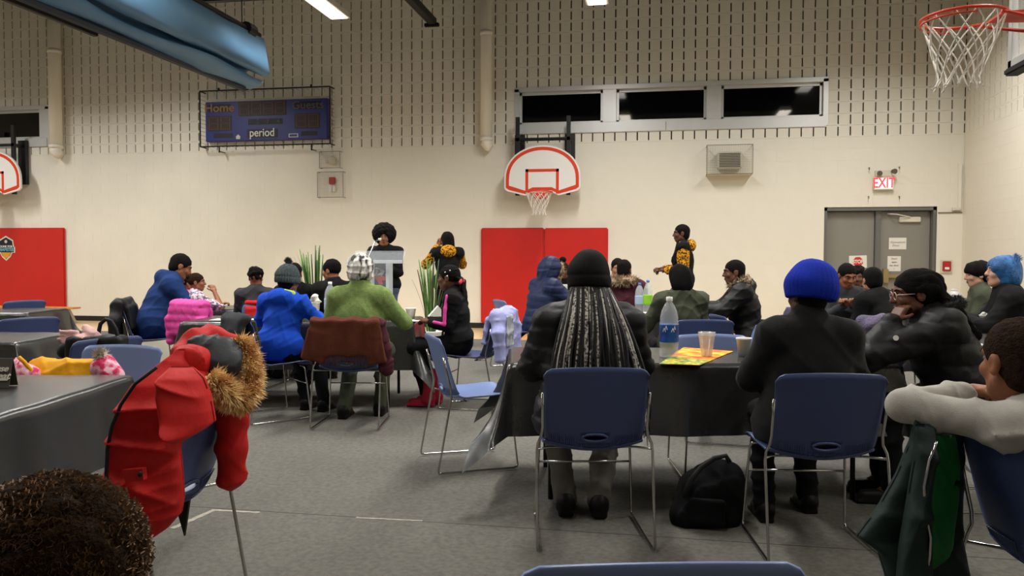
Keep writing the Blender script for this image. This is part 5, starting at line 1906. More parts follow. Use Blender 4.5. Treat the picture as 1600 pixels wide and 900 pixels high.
S = Soft(.03); S.e(J['neck'] + Vector((0, -.10, -.01)), (.12, .07, .085)); S.c(J['neck'] + Vector((-.1, .02, .01)), J['neck'] + Vector((0, -.1, 0)), .038); S.c(J['neck'] + Vector((.1, .02, .01)), J['neck'] + Vector((0, -.1, 0)), .038)
soft_obj('printed_hood', S, .013, M('w_ankara'), p)

# ---------------------------------------------------------------- table by the red pads
p = person('person in a navy puffer coat with spotted fur hood up, facing right', rd(838, 9.2), 9.2, -62, 1.0, lean=14, head=(-6, 18, 0), skin='skin_dark', top='w_navy_coat', tname='puffer_coat', thick=.05, b=1.15, tnoise=quilt(5, .010, .09), hair=None, hood='up', hem=.1,
           over=dict(elR=(.26, .30, .80), haR=(.10, .50, .82), elL=(-.26, .3, .8), haL=(-.08, .5, .82)))
fur('fur_trim', head_ring(p, .02, .10, .03), .025, 700, .03, M('fur_spot'), p, 4)
p = person('girl with a top bun in black, facing the camera by the red pads', rd(880, 10.6), 10.6, 172, .94, head=(10, 4, 0), skin='skin_dark', top='w_black', tname='jacket', hair='pulled', face=True, hvox=.0085, thick=.02)
T, J, Rb, hs = e_info[p]
MB().ell(T @ Vector((0, -.03, .155)), (.05, .05, .045)).build('hair_bun', M('hair_black'), p, smooth=True)
p = person('person in a maroon coat with tan fur hood behind the black beanie', rd(974, 9.0), 9.0, -20, .98, head=(-10, 8, 0), skin='skin_dark', top='w_maroon', tname='coat', thick=.045, hood='down', hair='short', hvox=.01, b=1.1, collar=.3)
fur('fur_trim', collar_ring(p, .15, .15), .045, 600, .045, M('fur_pale'), p, 5)
person('person with black hair behind the maroon coat', rd(968, 9.9), 9.9, 150, 1.0, head=(30, 8, 0), skin='skin_tan', top='w_dkgrey', tname='shirt', hair='short', hvox=.01)
person('child with a dark bob in an olive jacket, from behind', 1.43, 6.72, 10, .93, head=(6, 6, 0), skin='skin_brown', top='w_olive', tname='jacket', thick=.026, hair='bob', hvox=.009, collar=.3,
       over=dict(elL=(-.30, .14, .72), haL=(-.3, .34, .72)))
p = person('person in a black parka with pale fur hood, facing left', 2.36, 7.9, 78, 1.0, lean=10, head=(6, 6, 0), skin='skin_dark', top='w_coat_black', tname='parka', thick=.045, b=1.12, hood='down', hair='short', face=True, hvox=.0085, hem=.08,
           over=dict(elL=(-.27, .30, .78), haL=(-.14, .56, .82), elR=(.27, .28, .78), haR=(.1, .54, .82)))
fur('fur_trim', [e_info[p][1]['neck'] + e_info[p][2] @ Vector((.15 * math.cos(a), -.07 + .14 * math.sin(a), .05 - .035 * math.sin(a))) for a in np.linspace(-.3, math.pi + .3, 11)], .04, 600, .04, M('fur_pale'), p, 6)

# ---------------------------------------------------------------- right side
p = person('boy in a grey t-shirt with white print, hands clasped, facing the camera', rd(1319, 7.6), 7.6, 172, .95, lean=4, head=(12, 20, 0), skin='skin_brown', top='w_dkgrey', tname='shirt', hair='short', face=True, hvox=.008, curl=60,
           over=dict(elL=(-.22, .16, .76), haL=(-.0, .26, .90), elR=(.22, .16, .76), haR=(.05, .26, .90)))
text('MILLER', .06, M('paper'), p, (0, .205, .93), (-1, 0, 0), (0, -.1, 1), bold=.002, world=False)
person('person in black with a lowered head behind the glasses wearer', rd(1394, 6.6), 6.6, 20, .95, lean=16, head=(-20, 12, 0), skin='skin_tan', top='w_black', tname='shirt', thick=.03, hair='short', b=1.15, hvox=.01)
person('person with dark curly hair hidden behind the grey t-shirt boy', rd(1338, 8.2), 8.2, 160, .9, skin='skin_dark', top='w_black', tname='shirt', hair='locs', hvox=.011)
person('young person with dark shaggy hair at the right, facing left', rd(1538, 7.3), 7.3, 68, .97, head=(10, 8, 0), skin='skin_light', top='w_olive', tname='jacket', thick=.03, hair='shaggy', face=True, hvox=.008)
p = person('person with bright blue hair in black at the right edge', rd(1590, 6.2), 6.2, 66, 1.03, lean=4, head=(8, -4, 0), skin='skin_light', top='w_black', tname='jacket', thick=.03, b=1.2, hair='bob', hmat='hair_blue', face=True, hvox=.0075,
           over=dict(elL=(-.27, .22, .76), haL=(-.14, .46, .84), elR=(.27, .2, .76), haR=(.1, .46, .84)), curl=55)
T, J, Rb, hs = e_info[p]
fur('loose_hair', [T @ Vector((0, -.03, .10)), T @ Vector((0, -.07, .06))], .075, 700, .022, M('hair_blue'), p, 8)
person('person in black leaning in from the right edge', rd(1700, 5.2), 5.2, 75, 1.02, lean=10, skin='skin_tan', top='w_black', tname='sweater', thick=.03, b=1.25, hair='short', hvox=.011)

# ------------------------------------------------------------------ coats and shawls hung on chairs
def rows_soft(S, rows, d, rad, R0):
    """rows of (py, px0, px1[, d0, d1]) at distance d, in the frame of R0"""
    for r in rows:
        py, a, b = r[:3]
        d0, d1 = (r[3], r[4]) if len(r) > 3 else (d, d)
        S.c(R0 @ hit(a, py, d=d0), R0 @ hit(b, py, d=d1), rad)


# big red parka
e = empty('red_parka', gd(-1.12, 2.62, .2), label='bright red parka with furry hood thrown over a chair at the left', cat='coat')
I = ROOTM[e].inverted()
panel('coat_body', [(545, 280, 330, 2.62, 2.75), (570, 246, 330, 2.55, 2.72), (600, 208, 318, 2.48, 2.62), (630, 188, 300, 2.46, 2.56), (665, 175, 290, 2.45, 2.54), (700, 168, 282, 2.45, 2.53),
                    (740, 167, 286, 2.45, 2.52), (775, 170, 288, 2.46, 2.52), (800, 176, 284, 2.46, 2.52), (825, 186, 262, 2.47, 2.52), (848, 198, 228, 2.48, 2.5), (862, 206, 212, 2.49, 2.49)],
      M('w_parka'), e, I, .045, .020, .035, 21, 70, 100)
S = Soft(.04)
S.c(I @ hit(300, 566, d=2.68), I @ hit(350, 566, d=2.86), .062, .06); S.c(I @ hit(330, 560, d=2.8), I @ hit(366, 585, d=2.93), .05)
soft_obj('coat_shoulder', S, .0085, M('w_parka'), e, folds(26, .010, 34), .04)
panel('near_sleeve', [(572, 268, 300, 2.44, 2.5), (590, 254, 318, 2.42, 2.52), (615, 250, 328, 2.4, 2.53), (640, 254, 333, 2.4, 2.53), (658, 258, 336, 2.4, 2.54), (672, 262, 318, 2.4, 2.5), (684, 266, 296, 2.41, 2.46), (692, 270, 280, 2.42, 2.43)],
      M('w_parka'), e, I, .07, .014, .06, 22, 50, 50)
S = Soft(.03)
S.path([I @ hit(360, 605, d=2.88), I @ hit(363, 650, d=2.86), I @ hit(363, 700, d=2.86), I @ hit(361, 744, d=2.86)], .056, .050)
soft_obj('hanging_sleeve', S, .0085, M('w_parka'), e, folds(23, .007, 28), .03)
MB().tube([I @ hit(361, 744, d=2.86), I @ hit(361, 757, d=2.86)], [.038, .036], 14).build('cuff', M('black_rubber'), e, smooth=True)
S = Soft(.03)      # hood: red shell and dark lining
S.path([I @ hit(282, 556, d=2.75), I @ hit(305, 533, d=2.82), I @ hit(335, 527, d=2.9), I @ hit(365, 541, d=2.92), I @ hit(378, 575, d=2.9)], .038, .034)
soft_obj('hood', S, .009, M('w_parka'), e, folds(24, .006, 30), .03)
S = Soft(.04)
S.c(I @ hit(312, 548, d=2.76), I @ hit(350, 548, d=2.78), .052); S.c(I @ hit(318, 566, d=2.74), I @ hit(352, 570, d=2.74), .055)
soft_obj('hood_lining', S, .009, M('w_lining'), e, folds(25, .005, 42), .03)
fur('fur_trim', [I @ hit(*q) for q in ((372, 532, 2.84), (384, 556, 2.82), (389, 590, 2.8), (386, 618, 2.76), (370, 626, 2.72), (350, 612, 2.68), (336, 600, 2.66), (326, 586, 2.66))], .030, 6500, .038, M('fur_tan'), e, 9, .35)
zp = [I @ hit(px - 1, py, d=2.405) for px, py in ((246, 574), (212, 600), (190, 632), (176, 665), (169, 700), (167, 740), (170, 780), (180, 812), (196, 848))]
MB().tube(zp, .0055, 6).build('zipper', M('black_rubber'), e, smooth=True)
fl = MB(); c = [I @ hit(*q, d=2.395) for q in ((190, 735), (222, 732), (224, 750), (196, 754))]
fl.add(c + [p_ + Vector((0, .02, 0)) for p_ in c], [(0, 1, 2, 3), (7, 6, 5, 4), (0, 4, 5, 1), (1, 5, 6, 2), (2, 6, 7, 3), (3, 7, 4, 0)])
fl.build('pocket_flap', M('w_parka'), e)
MB().ell(I @ hit(219, 741, d=2.392), (.009, .006, .009)).build('snap_button', M('black_rubber'), e, smooth=True)
MB().tube([I @ hit(281, 583, d=2.50), I @ hit(300, 588, d=2.50)], .014, 6).build('velcro_tab', M('black_rubber'), e)
MB().prism([(0, 0), (.05, .02), (.03, -.10)], I @ hit(274, 790, d=2.6), (1, 0, 0), (0, 0, 1), (0, 1, 0), .01).build('inner_flap', M('black_rubber'), e)

# dark green jacket on the right front chair
e = empty('green_jacket', gd(1.17, 2.2, .1), label='dark green quilted jacket with bright green lining at the lower right', cat='coat')
I = ROOTM[e].inverted()
panel('jacket_shell', [(655, 1430, 1500, 2.3, 2.36), (690, 1422, 1500, 2.3, 2.36), (740, 1402, 1500, 2.3, 2.36), (790, 1374, 1500, 2.3, 2.36), (822, 1350, 1500, 2.3, 2.36), (838, 1338, 1500, 2.3, 2.36), (862, 1372, 1505, 2.28, 2.34), (900, 1384, 1510, 2.26, 2.32), (950, 1388, 1516, 2.26, 2.3), (1010, 1395, 1520, 2.26, 2.3)],
      M('w_bottle'), e, I, .06, .012, .03, 41, 50, 70)
panel('jacket_front', [(662, 1430, 1462, 2.26, 2.27), (720, 1428, 1458, 2.25, 2.26), (780, 1418, 1450, 2.24, 2.25), (850, 1406, 1455, 2.22, 2.24), (920, 1400, 1452, 2.2, 2.22), (1000, 1398, 1450, 2.18, 2.2)],
      M('w_bottle'), e, I, .04, .010, .02, 42, 24, 60)
panel('jacket_lining', [(680, 1462, 1492, 2.25, 2.3), (730, 1456, 1500, 2.24, 2.3), (790, 1450, 1496, 2.23, 2.3), (850, 1452, 1488, 2.22, 2.29), (890, 1450, 1470, 2.22, 2.28)],
      M('w_green_lining'), e, I, .02, .008, .008, 43, 24, 50)
MB().tube([I @ hit(px, py, d=2.20) for px, py in ((1464, 690), (1452, 720), (1444, 760), (1446, 800), (1454, 840), (1452, 872), (1446, 905))], .0045, 6).build('zipper', M('chrome'), e, smooth=True)


def drape(r, d, phi, name, label, m, noise, wid=.2, low=.45, sleeves=((-1, .40), (1, .42)), thick=.03, dx=0.0, vox=.013, hoodm=None, cat='coat', roll=.04):
    """coat over the back of the chair at (r, d, phi), in the chair's own frame"""
    e = empty(name, gd(r, d, .006), YAW + math.radians(phi), label=label, cat=cat, group='coats hung on chair backs')
    S = Soft(.04)
    S.c((dx - wid, -.285, .82), (dx + wid, -.285, .82), roll)
    zc = (.80 + low) / 2
    S.b((dx, -.325, zc), (wid - .01, .004, (.80 - low) / 2), thick)
    S.b((dx, -.20, .68), (wid - .03, .002, .10), thick * .7, Rm(0, -10, 0))
    for sg, zl in sleeves:
        S.path([(dx + sg * (wid - .02), -.30, .80), (dx + sg * (wid + .05), -.33, .66), (dx + sg * (wid + .04), -.34, zl)], .058, .048)
    soft_obj('coat_shell', S, vox, M(m), e, noise, .04)
    return e


drape(-3.02, 8.15, -35, 'pink_jacket', 'bright pink puffer jacket hung behind the small girl', 'w_pink', quilt(3, .012, .08), .22, .56, ((-1, .46), (1, .56)), .05, roll=.06)
e = drape(-.36, 6.98, 76, 'lavender_jacket', 'lavender and silver jacket hung on a chair by the red bow girl', 'w_lavender', folds(5, .008, 26), .24, .48, ((-1, .46), (1, .5)), .035)
S = Soft(.03)
for k in range(4): S.c((-.17 + .05 * k, -.372, .80), (-.19 + .06 * k, -.378, .56), .018)
soft_obj('silver_panel', S, .012, M('w_silver'), e, folds(8, .006, 30), .03)
drape(-1.93, 6.45, -52, 'grey_jacket', 'dark grey jacket hung on the chair of the blue hoodie child', 'w_dkgrey', folds(6, .006, 22), .2, .50, (), .03)
drape(-3.72, 8.30, -75, 'black_coat', 'black coat hung behind the man in the navy hoodie', 'w_coat_black', folds(7, .012, 18), .22, .42, ((-1, .44), (1, .44)), .045, roll=.055)
drape(-2.62, 8.05, 172, 'red_jacket', 'flat red jacket on a chair left of the blue hoodie child', 'w_red', folds(8, .006, 20), .19, .62, (), .02, roll=.03)
drape(2.82, 6.30, 0, 'purple_fleece', 'fuzzy purple grey fleece folded over a chair back', 'w_purple', waves(4, .008, 60, 8), .16, .74, (), .03, roll=.06, cat='fleece')

# brown shawl on the chair of the green sweater
e = empty('brown_shawl', gd(-1.24, 6.22, .006), YAW + math.radians(-2), label='rust brown woven shawl draped over a chair back', cat='shawl')
S = Soft(.03)
S.c((-.22, -.285, .825), (.25, -.285, .825), .026)
S.b((.01, -.322, .70), (.235, .006, .12), .016); S.b((-.20, -.324, .64), (.07, .006, .10), .016, Rm(0, 0, 14)); S.b((.24, -.30, .66), (.05, .03, .14), .016, Rm(0, 0, -8))
rip = waves(9, .003, 16)
soft_obj('shawl_fabric', S, .011, M('w_brown'), e, lambda x, y, z: rip(x, y, z) + .006 * np.sin(x * 38 + 1.5 * np.sin(z * 6)), .035)
S = Soft(.03); S.path([(.27, -.28, .80), (.30, -.27, .62), (.31, -.25, .46)], .045, .055)
soft_obj('shawl_end', S, .011, M('w_maroon'), e, folds(10, .010, 30), .03)
rb = random.Random(3)
for k in range(40):
    x = -.24 + .48 * k / 39
    zt = .565 - .02 * abs(math.sin(k)); MB().tube([(x, -.325, zt + .02), (x + rb.uniform(-.008, .008), -.33, zt - rb.uniform(.03, .07))], .0028, 4).build('fringe', M('w_brown'), e)

# yellow coat on the lit-toned blue chair, with a floral lining and a grey fur trim
e = empty('yellow_coat', gd(-2.14, 4.05, .006), YAW + math.radians(172), label='mustard yellow coat with pink floral lining behind the left table', cat='coat', group='coats hung on chair backs')
I = ROOTM[e].inverted()
S = Soft(.04)
S.c(I @ hit(62, 580, d=4.0), I @ hit(150, 578, d=3.98), .062); S.c(I @ hit(58, 596, d=3.96), I @ hit(152, 596, d=3.95), .06)
soft_obj('coat_body', S, .011, M('w_yellow'), e, folds(31, .006, 26), .03)
S = Soft(.03)
S.c(I @ hit(28, 572, d=3.96), I @ hit(48, 588, d=3.9), .04, .05); S.c(I @ hit(35, 590, d=3.92), I @ hit(50, 600, d=3.9), .045)
soft_obj('hood_lining', S, .011, M('floral'), e, folds(32, .007, 30), .03)
S = Soft(.03)
S.c(I @ hit(168, 568, d=3.96), I @ hit(180, 585, d=3.92), .045); S.c(I @ hit(156, 575, d=3.93), I @ hit(178, 596, d=3.92), .05)
soft_obj('sleeve_lining', S, .011, M('floral'), e, folds(33, .007, 30), .03)
MB().tube([I @ hit(px, py, d=3.88) for px, py in ((29, 558), (38, 566), (48, 578), (55, 592))], .010, 6).build('piping', M('w_yellow'), e, smooth=True)
fur('fur_trim', [I @ hit(152, 560, d=3.95), I @ hit(166, 556, d=3.95)], .03, 500, .03, M('fur_grey'), e, 7)

# black handbag and pale pink gloves on the navy chair
e = empty('handbag', gd(-2.62, 4.85, .45), label='black handbag with a tall loop handle on a navy chair', cat='bag')
I = ROOTM[e].inverted()
S = Soft(.03); S.b(I @ hit(152, 558, d=4.72), (.13, .05, .10), .03, Rm(20)); S.c(I @ hit(105, 548, d=4.75), I @ hit(135, 540, d=4.75), .05)
soft_obj('bag_body', S, .013, M('w_coat_black'), e, folds(3, .006, 24), .03)
MB().tube([I @ hit(px, py, d=4.72) for px, py in ((154, 545), (154, 520), (157, 506), (165, 499), (174, 502), (181, 514), (185, 530), (187, 546))], .012, 8).build('bag_handle', M('black_rubber'), e, smooth=True)
e = empty('pink_gloves', hit(125, 535, d=4.7), label='pale pink fleece gloves lying on the black handbag', cat='gloves')
I = ROOTM[e].inverted()
S = Soft(.015)
S.c(I @ hit(148, 528, d=4.7), I @ hit(120, 530, d=4.68), .036, .03); S.c(I @ hit(134, 512, d=4.72), I @ hit(148, 526, d=4.7), .02, .035)
for k, (px, py) in enumerate(((95, 518), (93, 524), (91, 530), (98, 535))): S.c(I @ hit(120, 520 + 4 * k, d=4.68), I @ hit(px, py, d=4.66), .015, .011, k=.006)
S.c(I @ hit(120, 528, d=4.66), I @ hit(140, 534, d=4.66), .02)
soft_obj('glove', S, .008, M('w_pinkfleece'), e, folds(5, .004, 40), .02)
e = empty('white_mitten', hit(200, 550, d=4.9), label='white fluffy hat lying right of the handbag', cat='hat')
I = ROOTM[e].inverted()
S = Soft(.02); S.c(I @ hit(192, 550, d=4.9), I @ hit(206, 549, d=4.9), .03, .026)
soft_obj('fleece', S, .01, M('hoop_white'), e, folds(5, .004, 40), .02)
MB().tube([I @ hit(px, py, d=4.9) for px, py in ((206, 546), (213, 556), (219, 570), (221, 582))], .007, 6).build('strap', M('w_silver'), e)

# black backpack under the middle table
e = empty('backpack', hit(1100, 838, z=.006), label='slumped black backpack on the carpet between the two near chairs', cat='bag')
I = ROOTM[e].inverted()
D_ = 3.86
S = Soft(.06)
S.c(I @ hit(1072, 805, d=D_), I @ hit(1130, 808, d=D_), .088, .085); S.c(I @ hit(1092, 765, d=D_ + .03), I @ hit(1135, 765, d=D_ + .03), .10, .10); S.c(I @ hit(1118, 735, d=D_ + .05), I @ hit(1140, 740, d=D_ + .05), .06)
soft_obj('bag_body', S, .011, M('w_trousers_black'), e, folds(17, .012, 18), .04)
MB().tube([I @ hit(px, py, d=D_ - .06) for px, py in ((1068, 778), (1078, 752), (1096, 730), (1116, 716), (1134, 712), (1140, 722))], .012, 8).build('strap', M('black_rubber'), e, smooth=True)
S = Soft(.02); S.b(I @ hit(1105, 800, d=D_ - .09), (.07, .012, .05), .015)
soft_obj('front_pocket', S, .011, M('w_trousers_black'), e, folds(18, .005, 25), .02)

# ------------------------------------------------------------------ things on the tables
ZT = .745


def at_table(px, py): return hit(px, py, z=ZT)


mat('label_blue', (28, 84, 176), .4, rgb2=(24, 52, 120), vscale=14); mat('cap_white', (236, 236, 234), .4); mat('cap_blue', (60, 110, 190), .4); mat('label_green', (140, 200, 50), .45)
mat('foam', (240, 238, 230), .7); mat('label_pale', (170, 190, 214), .5)


def bottle(loc, h, r, label, lab='label_blue', cap='cap_white', group=None, z=None):
    e = empty('water_bottle', loc, label=label, cat='bottle', group=group)
    k = h / .33; q = r / .052
    pr = [(.046, 0), (.052, .008), (.052, .03), (.049, .05), (.052, .07), (.052, .185), (.049, .20), (.049, .22), (.042, .255), (.026, .29), (.0155, .305), (.0155, .318)]
    MB().lathe([(a * q, b_ * k) for a, b_ in pr], 24).build('bottle_shell', M('clear'), e, smooth=True)
    MB().lathe([(.0525 * q, .085 * k), (.0528 * q, .09 * k), (.0528 * q, .178 * k), (.0525 * q, .183 * k)], 24).build('paper_label', M(lab), e, smooth=True)
    MB().lathe([(.017 * q, .308 * k), (.0175 * q, .312 * k), (.0175 * q, .332 * k), (.001, .334 * k)], 18).build('cap', M(cap), e, smooth=True)
    return e, k, q


e, k, q = bottle(at_table(1045, 558), .335, .053, 'large clear water bottle with blue label on the middle front table')
o = MB()
for a0 in (-2.1, -1.2):
    for du, dv, wd in ((0, .0, .30), (.22, .012, .22)):
        pts = []
        for t in np.linspace(-1, 1, 9):
            a = a0 + du + t * wd * .5
            pts.append((.0535 * math.cos(a), .0535 * math.sin(a), .145 + dv + .022 * (1 - abs(t))))
        o.tube(pts, .0022, 4)
o.build('mountain_mark', M('cap_white'), e)
MB().lathe([(.0531, .092), (.0533, .093), (.0533, .112), (.0531, .113)], 24).build('label_band', M('cap_blue'), e, smooth=True)


def cup(loc, h, r0, r1, m, label, nested=0, group=None):
    e = empty('cup', loc, label=label, cat='cup', group=group)
    MB().lathe([(r0 * .96, .002), (r0, 0), (r1, h), (r1 + .003, h), (r1 + .003, h - .006), (r1 - .003, h - .004), (r0 - .002, .004), (.0, .004)], 22).build('cup_wall', M(m), e, smooth=True)
    MB().tube([((r1 + .001) * math.cos(a), (r1 + .001) * math.sin(a), h) if False else ((r1 + .001) * math.cos(a), (r1 + .001) * math.sin(a), h) for a in np.linspace(0, 2 * math.pi, 23)], .003, 5, False).build('rim', M(m), e, smooth=True)
    if nested:
        MB().lathe([(r1 - .002, h - .02), (r1 + .001, h + .016), (r1 + .004, h + .016), (r1 + .004, h + .008)], 22).build('nested_cup', M(m), e, smooth=True)
    return e


mat('cup_clear', (225, 222, 212), .15, alpha=.35, spec=.9)
cup(at_table(1104, 557), .122, .030, .045, 'cup_clear', 'stacked clear plastic cups on the bright placemat', 1)
cup(at_table(1162, 556), .10, .030, .042, 'foam', 'white foam cup beside the charcoal coat')
# placemat
c = [at_table(*q_) for q_ in ((1030, 569), (1093, 571), (1146, 549), (1068, 543))]
m = mat('mat_print', (238, 196, 30), .6, rgb2=(224, 84, 34), vscale=9)
nt = m.node_tree
mp = MB().add([p_ for p_ in c] + [p_ + Vector((0, 0, .002)) for p_ in c], [(3, 2, 1, 0), (4, 5, 6, 7), (0, 1, 5, 4), (1, 2, 6, 5), (2, 3, 7, 6), (3, 0, 4, 7)])
e = empty('placemat', sum(c, Vector()) / 4, label='yellow, orange and green printed placemat under the clear cups', cat='placemat')
mp.build('sheet', m, e, world=True)
mat('mat_green', (40, 130, 70), .6, rgb2=(230, 196, 40), vscale=30)
g = [c[0].lerp(c[1], .0), c[1], c[1].lerp(c[2], .28), c[0].lerp(c[3], .42)]
MB().add([p_ + Vector((0, 0, .0028)) for p_ in g], [(0, 1, 2, 3)]).build('green_border', M('mat_green'), e, world=True)

# table tent sign
p0 = at_table(4, 604)
e = empty('table_sign', p0, YAW + math.radians(4), label='grey folded table sign with white script at the left edge', cat='sign')
mat('sign_grey', (78, 74, 66), .6)
for sg in (-1, 1):
    MB().prism([(-.10, 0), (.045, 0), (.045, .125), (-.10, .125)], (0, sg * .035, 0), (1, 0, 0), (0, -sg * .28, .96), (0, sg, .0), .002).build('sign_panel', M('sign_grey'), e)
yy = lambda z: -.0375 + z * .29 - .003
text('use', .036, M('paper'), e, (.008, yy(.078), .078), (1, 0, 0), (0, .28, .96), shear=.35, world=False, bold=.0006)
text('seat', .040, M('paper'), e, (.010, yy(.048), .048), (1, 0, 0), (0, .28, .96), shear=.35, world=False, bold=.0006)
MB().prism([(-.06, 0), (.038, 0), (.038, .007), (-.06, .007)], (0, yy(.03), .03), (1, 0, 0), (0, .28, .96), (0, -1, .28), .001).build('printed_line', M('paper'), e)

# middle-left table
bottle(at_table(516, 499), .335, .053, 'clear water bottle with blue and white label left of the green sweater', 'label_pale')
cup(at_table(493, 490), .11, .034, .044, 'cup_clear', 'clear cup stuffed with a napkin right of the blue hoodie')
e = empty('paper_napkin', at_table(492, 489) + Vector((0, 0, .10)), label='crumpled white napkin standing in a clear cup', cat='napkin')
S = Soft(.02); S.c((-.05, 0, .0), (.0, 0, .06), .018, .03); S.c((.0, 0, .06), (.035, 0, .015), .03, .025)
soft_obj('napkin_paper', S, .009, M('paper'), e, folds(2, .006, 50), .02)
o = MB().bbox((-.09, -.06, 0), (.09, .06, .05), .008)
e = o.build('food_box', M('w_silver'), None, origin='keep'); place(e, at_table(463, 484), YAW + .1); tag(e, 'silver grey food box behind the blue hoodie child', 'box')
e = MB().bbox((-.16, -.09, 0), (.16, .09, .045), .012).build('blue_bag', M('w_royal'), None, origin='keep'); place(e, at_table(497, 480), YAW + .2); tag(e, 'flat blue pouch lying behind the napkin cup', 'pouch')
e = MB().bbox((-.13, -.10, 0), (.13, .10, .012), .004).build('paper_plate', M('mat_print'), None, origin='keep'); place(e, at_table(512, 503), YAW + .4); tag(e, 'yellow printed paper at the foot of the bottle', 'paper')
cup(at_table(642, 499), .10, .032, .045, 'foam', 'white cup right of the green sweater')
e = MB().bbox((-.14, -.09, 0), (.14, .09, .03), .012).build('serving_tray', M('sign_grey'), None, origin='keep'); place(e, at_table(618, 496), YAW); tag(e, 'grey tray behind the green sweater sleeve', 'tray')
e = MB().bbox((-.15, -.10, 0), (.15, .10, .004), .001).build('paper_sheet', M('paper'), None, origin='keep'); place(e, at_table(655, 501), YAW + .3); tag(e, 'white paper sheet near the end of the green sweater table', 'paper')
e = MB().prism([(-.09, 0), (.09, 0), (0, .10)], (0, -.05, 0), (1, 0, 0), (0, 0, 1), (0, 1, 0), .10).build('tent_card', M('paper'), None, origin='keep'); place(e, at_table(684, 494), YAW + .2); tag(e, 'small white folded card below the right plant', 'card')
e = MB().bbox((-.2, -.1, 0), (.2, .1, .006), .002).build('paper_sheet', M('paper'), None, origin='keep'); place(e, hit(368, 500, z=ZT), YAW); tag(e, 'white paper on the table left of the blue hoodie child', 'paper')
e = MB().bbox((-.22, -.18, 0), (.22, .18, .34), .01).build('storage_box', M('cream_plastic'), None, origin='keep'); place(e, hit(250, 568, z=.006), YAW + .5); tag(e, 'cream box on the floor under the pink jacket', 'box')

# table behind, in the middle distance
bottle(at_table(1012, 489), .335, .048, 'water bottle with lime green label and blue cap', 'label_green', 'cap_blue')
bottle(at_table(999, 487), .30, .048, 'water bottle with pale blue label left of the lime green one', 'label_pale', 'cap_blue')
cup(at_table(1113, 487), .095, .032, .044, 'foam', 'white cup held by the person in the black parka')
e = MB().bbox((-.10, -.05, 0), (.10, .05, .02), .006).build('food_tray', M('foam'), None, origin='keep'); place(e, at_table(1018, 491), YAW + .3); tag(e, 'small crumpled wrapper beside the lime green bottle', 'wrapper')
e = MB().bbox((-.19, -.12, 0), (.19, .12, .05), .012).build('food_tray', M('foam'), None, origin='keep'); place(e, at_table(858, 478), YAW); tag(e, 'white food tray in front of the navy hooded coat', 'tray')
e = MB().bbox((-.065, -.02, 0), (.065, .02, .24), .004).build('menu_holder', M('foam'), None, origin='keep'); place(e, at_table(878, 475), YAW); tag(e, 'white upright card holder before the top bun girl', 'card holder')

# right edge
bp = Vector(at_table(1545, 516))
e = empty('bowl', bp, label='white foam bowl of popcorn at the right edge', cat='bowl')
MB().lathe([(.04, 0), (.05, .002), (.068, .115), (.072, .118), (.066, .112), (.048, .01), (0, .01)], 24).build('bowl_wall', M('foam'), e, smooth=True)
rb = random.Random(8)
for k in range(14):
    a = rb.uniform(0, 6.28); q = .05 * math.sqrt(rb.random())
    MB().ell((q * math.cos(a), q * math.sin(a), .113 + rb.uniform(0, .02)), (.016, .014, .013), None, 8, 6).build('popcorn', M('foam'), e, smooth=True)
bottle(Vector(hit(1490, 491, d=6.35)), .20, .075, 'squat clear jug whose top shows by the fire alarm', 'clear', 'clear')

# ------------------------------------------------------------------ lectern, microphone, plants
DL = 10.1
lc = gd(rd(590, DL), DL, 0)
e = empty('lectern', lc, YAW - .1, label='clear acrylic lectern in front of the speaker', cat='lectern')
zt = lambda py: hit(590, py, d=DL).z
z1, z2 = zt(410), zt(393)
MB().add([(-.36, -.16, z1 - .01), (.36, -.16, z1 - .01), (.30, .28, z2 - .01), (-.36, .28, z2 - .01), (-.36, -.16, z1 + .012), (.36, -.16, z1 + .012), (.30, .28, z2 + .012), (-.36, .28, z2 + .012)],
         [(3, 2, 1, 0), (4, 5, 6, 7), (0, 1, 5, 4), (1, 2, 6, 5), (2, 3, 7, 6), (3, 0, 4, 7)]).build('slanted_top', M('acrylic'), e)
MB().bbox((-.36, -.175, z1 - .012), (.36, -.16, z1 + .03), .004).build('paper_stop', M('acrylic_edge'), e)
for x in (-.10, .14):
    MB().bbox((x - .02, -.06, .05), (x + .02, .14, z1), .004).build('upright', M('acrylic_edge'), e)
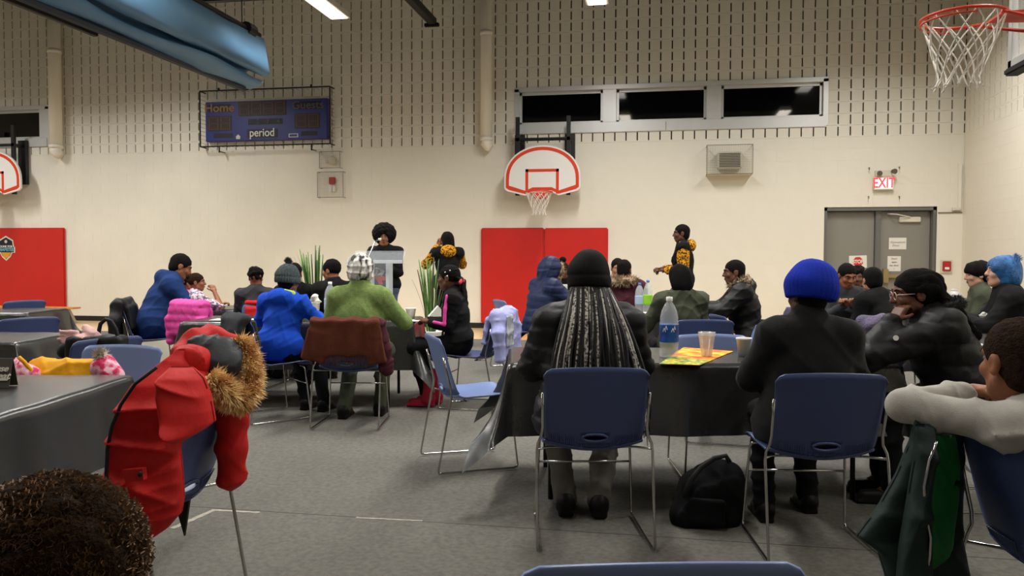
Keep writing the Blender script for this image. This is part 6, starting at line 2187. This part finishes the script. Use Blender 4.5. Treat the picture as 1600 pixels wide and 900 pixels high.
MB().bbox((-.10, .04, .05), (.14, .06, z1), .002).build('front_panel', M('acrylic'), e)
MB().bbox((-.32, -.22, .0), (.34, .26, .05), .01).build('base', M('black_paint'), e)
e = empty('microphone', hit(573, 409, d=DL), label='thin gooseneck microphone rising from the lectern', cat='microphone')
a, b_, c_ = hit(573, 409, d=DL), hit(586, 378, d=DL + .1), hit(591, 374, d=DL + .14)
MB().tube([a, b_, c_], .008, 6).build('gooseneck', M('chrome'), e, world=True)
MB().tube([c_, c_ + Vector((.03, .02, .0))], [.015, .019], 10).build('mic_head', M('cream_plastic'), e, world=True)


def plant(px, d, ztop, label, seed, n=34):
    loc = gd(rd(px, d), d, 0)
    e = empty('grass_plant', loc, label=label, cat='plant', group='tall artificial grass plants beside the lectern')
    r = random.Random(seed)
    MB().lathe([(.0, 0), (.11, 0), (.14, .28), (.15, .30), (.13, .30), (.12, .26), (0, .26)], 20).build('pot', M('white_paint'), e, smooth=True)
    for k in range(n):
        a = r.uniform(0, 6.28); q = .07 * math.sqrt(r.random())
        h = (ztop - .26) * r.uniform(.78, 1.0)
        wide = k < 16
        sp = r.uniform(.03, .14) if wide else r.uniform(.1, .32)
        b0 = Vector((q * math.cos(a), q * math.sin(a), .25))
        dv = Vector((math.cos(a), math.sin(a), 0))
        pts = [b0 + dv * sp * t ** 1.6 + Vector((0, 0, h * t * (1 if wide else (.98 - .1 * t)))) for t in np.linspace(0, 1, 6)]
        rr = r.uniform(.009, .014) if wide else .003
        m = r.choice(('leaf_green', 'leaf_dark')) if wide else 'leaf_thin'
        MB().tube(pts, [rr, rr, rr, rr * .95, rr * .9, rr * .5], 5).build('stem' if wide else 'blade', M(m), e, smooth=True)


mat('leaf_green', (86, 132, 54), .5, var=.3, vscale=9); mat('leaf_dark', (44, 72, 36), .5, var=.3, vscale=9); mat('leaf_thin', (120, 130, 84), .6)
plant(492, 10.9, 1.52, 'tall green grass plant left of the lectern', 3)
plant(674, 11.0, 1.34, 'tall green grass plant right of the lectern, by the photographing woman', 5)
